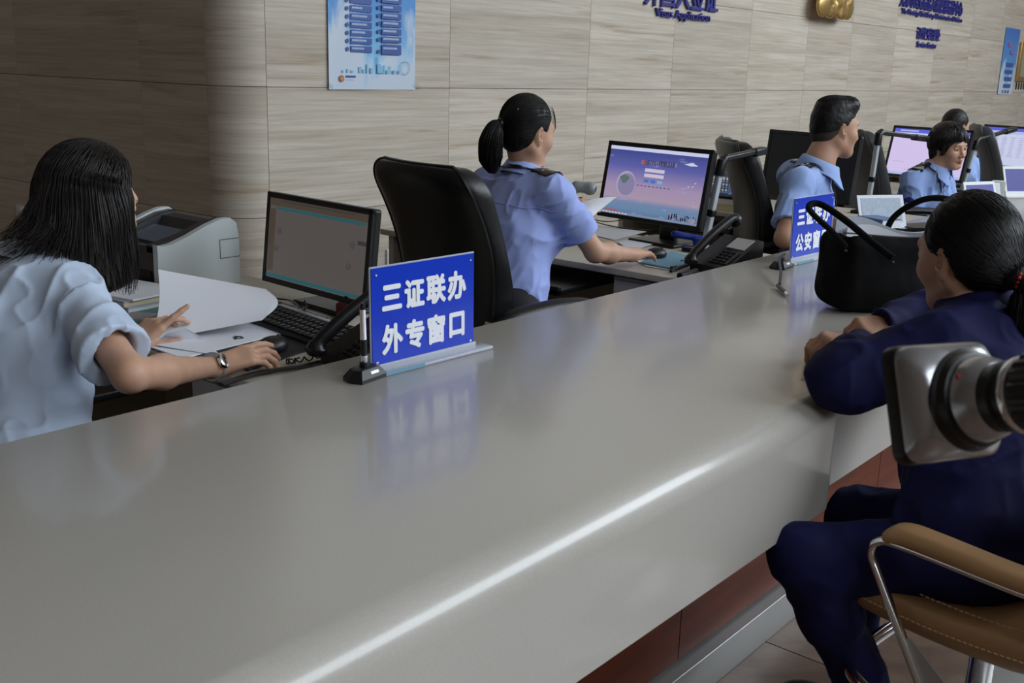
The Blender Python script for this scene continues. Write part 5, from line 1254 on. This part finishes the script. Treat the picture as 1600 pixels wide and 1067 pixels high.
# ---- the male officer
def officer_male():
    SR=D(1246,287,4.68); a=R_(28); left=np.array([math.cos(a),math.sin(a),0]); SL=SR+left*.40; N=D(1281,252,4.82); P=np.array([4.63,2.14,.56]); H=D(1304,203,4.82); sc=1.05
    ER=D(1226,372,4.56); WR=ER+np.array([.24,-.08,.035]); EL=SL+np.array([.10,-.10,-.24]); WL=EL+np.array([.1,-.22,.04]); fwd=nrm((.5,-.87,0)); R=hrot(R_(-36),R_(4),R_(-3))
    root=person('man in a light blue uniform shirt with swept-up black hair, looking away',P)
    S=Sdf(); head_sdf(S,R,H,sc,False); neck_sdf(S,R,H,sc,N,.060); torso_sdf(S,P,N,left,fem=False,loose=-.012); shoulders_sdf(S,N,SR,SL,.045); S.k=.012
    arm_sdf(S,SR,ER,WR,1.2); arm_sdf(S,SL,EL,WL,1.15)
    for W,E,s in((WR,ER,1),(WL,EL,-1)): hand_sdf(S,W,W-E,(0,0,1),s,[(.3,.5,.4)]*4,1.08)
    legs(root,P,left,R_(-40),SK=S,kn=.40); o=S.build('body',M_skin2,root,.0042,tint_fn(R,H,sc)); head_parts(o,R,H,sc,M_hair)
    B,so=uniform(root,P,N-np.array([0,0,.012]),SR,SL,((SR,ER),(SL,EL)),left,M_uniform2,False,H,7.,fr=.74,loose=.016,shoulder=.056)
    cl=collar(so,N+np.array([0,0,-.035]),np.array([.10,-.12,1]),fwd,.078,M_uniform2,h=.042,tip=.045,open_=.30)
    epaulette(B,so,N,SR,fwd); epaulette(B,so,N,SL,fwd)
    l=left; up=np.array([0,0,1.])
    ribbon('lanyard',B,[N-fwd*.095-l*.02,N-fwd*.06-l*.085-up*.01,N-l*.098-up*.03,N+fwd*.07-l*.07-up*.07,N+fwd*.12-l*.035-up*.15,N+fwd*.14-l*.02-up*.26],.012,M_black,so,.010)
    # sleeve badge: dark shield with pale wings
    d=nrm(ER-SR); c=SR+d*.10+fwd*.05; bd=patch('sleeve_badge',B,c,fwd,-d,.070,.062,M_bluedark,so,.004,.002,9,7,shape=lambda u:1-.55*abs(2*u-1)); patch('badge_wings',B,c+d*.004,fwd,-d,.050,.026,M_silver,bd,.0065,.001,9,4,shape=lambda u:.6+.4*abs(math.sin(u*9)))
    patch('chest_pocket_flap',B,N+fwd*.12-l*.085-up*.17,l*1.0+fwd*.1,up,.095,.035,M_uniform2,so,.004,.003); patch('pocket_edge',B,N+fwd*.12-l*.085-up*.190,l+fwd*.1,up,.097,.007,M_bluedark,so,.006,.001)
    Hs=Sdf(); Hs.frame(R,H,sc); Hs.k=.012; Hs.ell(EC+np.array([0,0,.004]),tuple(ER_-np.array([.003,.004,.0]))); Hs.ell((-.045,0,-.010),(.058,.062,.055),k=.03)
    Hs.ell((-.005,0,.098),(.090,.068,.040),k=.025); Hs.ell((.050,0,.110),(.042,.058,.034),k=.025); Hs.ell((.122,0,-.040),(.074,.088,.105),op=1,k=.008)
    for s in(1,-1): Hs.ell((.016,s*.086,-.026),(.036,.026,.040),op=1,k=.008); Hs.ell((.05,s*.07,-.06),(.055,.04,.060),op=1,k=.01)
    Hs.cut((0,0,.004),(.30,0,-1)); Hs.disp.append(lambda Q:.003*(vnoise(Q*90)-.5)); hm=Hs.build('hair',M_hair,root,.004)
    pp=[]
    for p in (Hs.proj(np.array([Hs.w((RG.uniform(-.10,.078),RG.uniform(-.055,.055),.13)) for _ in range(700)]),-.003,4)-H)@R/sc:
        pp.append([p,p+np.array([-.006,p[1]*.05,.0035]),p+np.array([-.018+RG.normal()*.003,p[1]*.1,.002+RG.random()*.003])])
    strands('hair_strands',drape(Hs,pp,R,H,sc,.0008),.0014,M_hair,hm,R,H,sc)
    # cropped nape and temples
    Z=Sdf(); Z.frame(R,H,sc); Z.k=.01; Z.ell((-.014,0,.030),(.0965,.0775,.090)); Z.ell((-.045,0,-.030),(.055,.060,.055),k=.03); Z.ell((.115,0,-.045),(.080,.09,.100),op=1,k=.006)
    for s in(1,-1): Z.ell((.012,s*.086,-.022),(.026,.022,.034),op=1,k=.006); Z.ell((.06,s*.07,-.07),(.065,.04,.060),op=1,k=.01)
    Z.cut((0,0,-.072),(.3,0,-1)); Z.build('cropped_hair',M_fuzz,hm,.004)
officer_male()

# ---- the short-haired woman officer
def officer_short():
    SR=D(1424,284,6.10); a=R_(-8); left=np.array([math.cos(a),math.sin(a),0]); SL=SR+left*.36; N=D(1466,258,6.12); P=np.array([6.38,2.22,.56]); H=D(1482,231,6.08); sc=1.0
    ER=SR+np.array([-.02,-.03,-.25]); WR=ER+np.array([.12,-.24,.06]); EL=SL+np.array([.05,-.08,-.22]); WL=EL+np.array([-.10,-.22,.06]); fwd=nrm((-.14,-.99,0)); R=hrot(R_(-112),R_(6),R_(4))
    root=person('woman with short dark fringe in a light blue uniform shirt, face towards us',P)
    S=Sdf(); head_sdf(S,R,H,sc); neck_sdf(S,R,H,sc,N,.050); torso_sdf(S,P,N,left,fem=True,loose=-.018,wid=.95); shoulders_sdf(S,N,SR,SL,.040); S.k=.012
    arm_sdf(S,SR,ER,WR,1.); arm_sdf(S,SL,EL,WL,1.)
    for W,E,s in((WR,ER,1),(WL,EL,-1)): hand_sdf(S,W,W-E,(0,0,1),s,[(.3,.5,.4)]*4,.95)
    legs(root,P,left,R_(-98),SK=S,kn=.40); o=S.build('body',M_skin,root,.0032,tint_fn(R,H,sc)); head_parts(o,R,H,sc,M_hairb)
    B,so=uniform(root,P,N,SR,SL,((SR,ER),(SL,EL)),left,M_uniform2,True,H,13.,fr=.70,loose=.014,shoulder=.048)
    collar(so,N+np.array([0,0,-.030]),np.array([0,-.10,1]),fwd,.068,M_uniform2,h=.040,tip=.045,open_=.28)
    epaulette(B,so,N,SR,fwd); epaulette(B,so,N,SL,fwd); l=left; up=np.array([0,0,1.])
    ribbon('lanyard',B,[N-fwd*.09-l*.03,N-fwd*.03-l*.09-up*.01,N+fwd*.05-l*.085-up*.05,N+fwd*.12-l*.060-up*.15,N+fwd*.15-l*.04-up*.26],.011,M_black,so,.010)
    ribbon('button_placket',B,[N+fwd*.08-up*.05,N+fwd*.13-up*.14,N+fwd*.15-up*.26],.022,M_uniform2,so,.003)
    for k in range(3):
        q=B.proj(N+fwd*.13-up*(.085+.06*k),.007)[0]; b=MB(); b.lathe([(0,0),(.006,0),(.005,.003),(0,.004)],M_silver,12,q,R=rot_to(B.grad(q)[0])); b.build('button',None,so,world=True)
    d=nrm(ER-SR); c=SR+d*.11-l*.05+fwd*.02; patch('sleeve_badge',B,c,fwd,-d,.065,.058,M_bluedark,so,.004,.002,9,7,shape=lambda u:1-.5*abs(2*u-1))
    patch('chest_pocket_flap',B,N+fwd*.12-l*.085-up*.17,l,up,.090,.030,M_bluedark,so,.004,.002)
    Hs=Sdf(); cap_hair(Hs,R,H,sc,face=((.122,0,-.055),(.076,.080,.086)),nape=-.085)
    Hs.frame(R,H,sc); Hs.ell((-.02,0,.05),(.105,.094,.098),k=.02); Hs.ell((.125,0,-.055),(.074,.076,.088),op=1,k=.008)
    for s in(1,-1): Hs.cap((.040,s*.074,.03),(.030,s*.078,-.022),.016,.010,k=.015); Hs.cap((-.04,s*.055,-.03),(-.045,s*.05,-.075),.035,.025,k=.02)
    Hs.disp.append(lambda Q:.006*(vnoise(((Q-H)@R)*np.array([60,60,24.]))-.5)); hm=Hs.build('hair',M_hairb,root,.0036)
    pp=[]
    for _ in range(520):   # fringe and sides combed down from the crown
        ph=RG.uniform(-math.pi,math.pi); low=-.05 if abs(ph)<.75 else (-.42 if abs(ph)<1.9 else -.75); low=.17-.12*RG.random() if abs(ph)<.75 else low
        d1=np.array([math.cos(ph),math.sin(ph),low]); pts=[on_ell(q,.004+.004*RG.random(),np.array([.106,.094,.103])) for q in slerp((.05,.02,1),d1,9)]; pts=[p+np.array([0,.012*i/9*(1 if ph>0 else -.4),0]) for i,p in enumerate(pts)]; paths=pp.append(pts)
    strands('hair_strands',pp,.0016,M_hairb,hm,R,H,sc)
officer_short()

# ---- the half-hidden officer at the back
def officer_back():
    H=D(1493,199,7.9); a=R_(62); left=np.array([math.cos(a),math.sin(a),0]); P=np.array([7.95,2.40,.56]); N=H+np.array([-.02,.0,-.19]); SR=D(1543,262,7.55); SL=N+left*.2-np.array([0,0,.08]); SR=N-left*.20-np.array([-.02,0,.08]); sc=1.03
    ER=SR+np.array([.05,-.06,-.25]); WR=ER+np.array([.22,.05,.03]); EL=SL+np.array([.08,.02,-.25]); WL=EL+np.array([.2,-.1,.05]); fwd=nrm((.88,-.47,0)); R=hrot(R_(-28),R_(6),0)
    root=person('person with cropped black hair half hidden behind the short-haired woman',P)
    S=Sdf(); head_sdf(S,R,H,sc,False); neck_sdf(S,R,H,sc,N,.058); torso_sdf(S,P,N,left,fem=False,loose=-.012); shoulders_sdf(S,N,SR,SL,.045); S.k=.012
    arm_sdf(S,SR,ER,WR,1.2); arm_sdf(S,SL,EL,WL,1.15)
    for W,E,s in((WR,ER,1),(WL,EL,-1)): hand_sdf(S,W,W-E,(0,0,1),s,[(.3,.5,.4)]*4,1.05)
    legs(root,P,left,R_(-20),SK=S,kn=.40); o=S.build('body',M_skin2,root,.005,tint_fn(R,H,sc)); head_parts(o,R,H,sc,M_hair)
    B,so=uniform(root,P,N,SR,SL,((SR,ER),(SL,EL)),left,M_uniform2,False,H,19.,fr=.72,loose=.014,shoulder=.055)
    collar(so,N+np.array([0,0,-.03]),np.array([.1,0,1]),fwd,.075,M_uniform2,h=.04,tip=.04)
    Hs=Sdf(); cap_hair(Hs,R,H,sc,face=((.120,0,-.045),(.076,.088,.105)),nape=-.04); Hs.disp.append(lambda Q:.003*(vnoise(Q*90)-.5)); Hs.build('hair',M_hair,root,.005)
officer_back()

# ---- the seated visitor in navy
def visitor():
    SL=D(1462,548,2.10); a=R_(-14); right=np.array([math.cos(a),math.sin(a),0]); SR=SL+right*.37; N=(SL+SR)/2+np.array([.0,.03,.070]); P=np.array([2.10,.50,.58]); left=-right; fwd=nrm((.24,.97,0))
    EL=D(1316,590,2.10); WL=D(1345,541,2.36); ER=np.array([2.60,.83,.885]); WR=D(1386,508,2.46); H=D(1512,400,2.20); sc=1.02; R=hrot(R_(68),R_(10),R_(-4))
    root=person('woman in a navy coverall leaning folded arms on the counter, in the tan chair',P)
    S=Sdf(); head_sdf(S,R,H,sc); neck_sdf(S,R,H,sc,N,.050); torso_sdf(S,P,N,left,fem=True,loose=-.02,wid=.95); shoulders_sdf(S,N,SR,SL,.040); S.k=.012
    arm_sdf(S,SL,EL,WL,1.); arm_sdf(S,SR,ER,WR,1.)
    hand_sdf(S,WL,Pz(1298,531,.885)-WL,(-.2,.2,1),-1,[(.85,.9,.5),(.9,.9,.5),(.95,.9,.5),(1.0,.9,.5)],.92,.03,(.8,.3,-.2,.3))
    hand_sdf(S,WR,D(1348,514,2.42)-WR,(-.25,-.45,1),1,[(.75,.9,.5),(.8,.9,.5),(.85,.9,.5),(.9,.9,.5)],.95,.05,(.35,.55,.65,.15))
    hL=P+left*.10+fwd*.02-np.array([0,0,.03]); hR=P-left*.10+fwd*.02-np.array([0,0,.03]); KL=D(1252,868,2.09); KR=D(1338,812,2.34); AL=Pz(1388,1150,.10); AR=np.array([2.2,.76,.10])
    leg_sdf(S,hL,KL,AL,.85); leg_sdf(S,hR,KR,AR,.85)
    o=S.build('body',M_skin2,root,.0036,tint_fn(R,H,sc)); head_parts(o,R,H,sc,M_hair)
    # coverall trousers
    T=Sdf(); T.k=.03; z=np.array([0,0,1.]); Rr=np.array([fwd,left,z]).T; T.frame(Rr,P); T.ell((0,0,0),(.135,.185,.13)); leg_sdf(T,hL,KL,AL,1.0,.004); leg_sdf(T,hR,KR,AR,1.0,.006)
    T.disp.append(folds((9,9,9),.012,rx3(.8),1.)); T.disp.append(folds((20,20,14),.005,rz3(.5),6.)); T.cut(np.array([0,0,.10]),(0,0,-1)); T.cut(P+z*.15,z); T.build('trousers',M_navy,root,.006)
    shoe(root,AL,R_(100),M_black); shoe(root,AR,R_(100),M_black)
    B=Sdf(); torso_sdf(B,P,N,left,fem=True,loose=.030,wid=1.05); B.infl=.014; shoulders_sdf(B,N,SR,SL,.050); B.infl=0; B.frame(); B.k=.03
    for s,e,w_ in((SL,EL,WL),(SR,ER,WR)):
        B.cap(s,e,.072,.066,k=.04); d=nrm(w_-e); B.cap(e,e+(w_-e)*.5,.060,.050,k=.035); B.cap(e+(w_-e)*.5,w_+d*.004,.049,.036,k=.03)
    B.disp.append(folds((11,11,8),.014,rx3(.9),4.)); B.disp.append(folds((24,24,14),.005,rz3(.8),8.))
    for w_,e in((WL,EL),(WR,ER)): d=nrm(w_-e); B.cap(w_-d*.03,w_+d*.02,.025,.029,k=.002,op=1)
    up=nrm(H-N); B.cap(N+up*.11,N+up*.03,.09,.054,k=.004,op=1)
    B.cut(np.array([0,0,CT+.002]),(0,0,-1)) if 0 else None
    B.cut(P-z*.10,(0,0,-1)); so=B.build('jacket',M_navy,root,.0055)
    collar(so,N+np.array([0,.0,-.02]),np.array([.03,.14,1]),fwd,.070,M_navy,h=.045,tip=.04,open_=.3)
    Hs=Sdf(); cap_hair(Hs,R,H,sc,face=((.118,0,-.045),(.076,.088,.100)),nape=-.080); Hd=Sdf(); cap_hair(Hd,R,H,sc,face=((.118,0,-.045),(.076,.088,.100)),nape=-.080); Hd.frame(R,H,sc); tie=np.array([-.118,0,-.050]); Hd.cap((-.075,0,-.01),tuple(tie),.055,.018,k=.03)
    gd=R.T@np.array([0,0,-1.]); C,rr,pp=ponytail(RG,tie,[tuple(tie+np.array([-.020,0,0])+gd*.025),tuple(tie+np.array([-.026,.0,0])+gd*.09),tuple(tie+np.array([-.020,.0,0])+gd*.16),tuple(tie+np.array([-.010,0,0])+gd*.22)],[.014,.028,.038,.036,.014],520,M_hair)
    Hs.frame(R,H,sc); Hs.cap((-.075,0,-.01),tuple(tie),.055,.018,k=.03); Hs.path([tuple(c) for c in C[::3]],rr[::3]*.82,k=.01); Hs.disp.append(lambda Q:.0035*(vnoise(((Q-H)@R)*np.array([70,70,22.]))-.5))
    hm=Hs.build('hair',M_hair,root,.0036); strands('hair_strands',drape(Hd,comb_to(tie,1300,RG,.0015),R,H,sc)+pp,.0009,M_hair,hm,R,H,sc)
    for q in range(13):
        an=q*2*math.pi/13; c=tie+np.array([-.006,.019*math.cos(an),.019*math.sin(an)])+RG.normal(size=3)*.002; b=MB(); b.T=(R*sc,H); b.lathe([(.0042*math.sin(u),-.0042*math.cos(u)) for u in np.linspace(0,math.pi,7)],M_red,10,c); b.build('hair_bead',None,hm,world=True)
visitor()
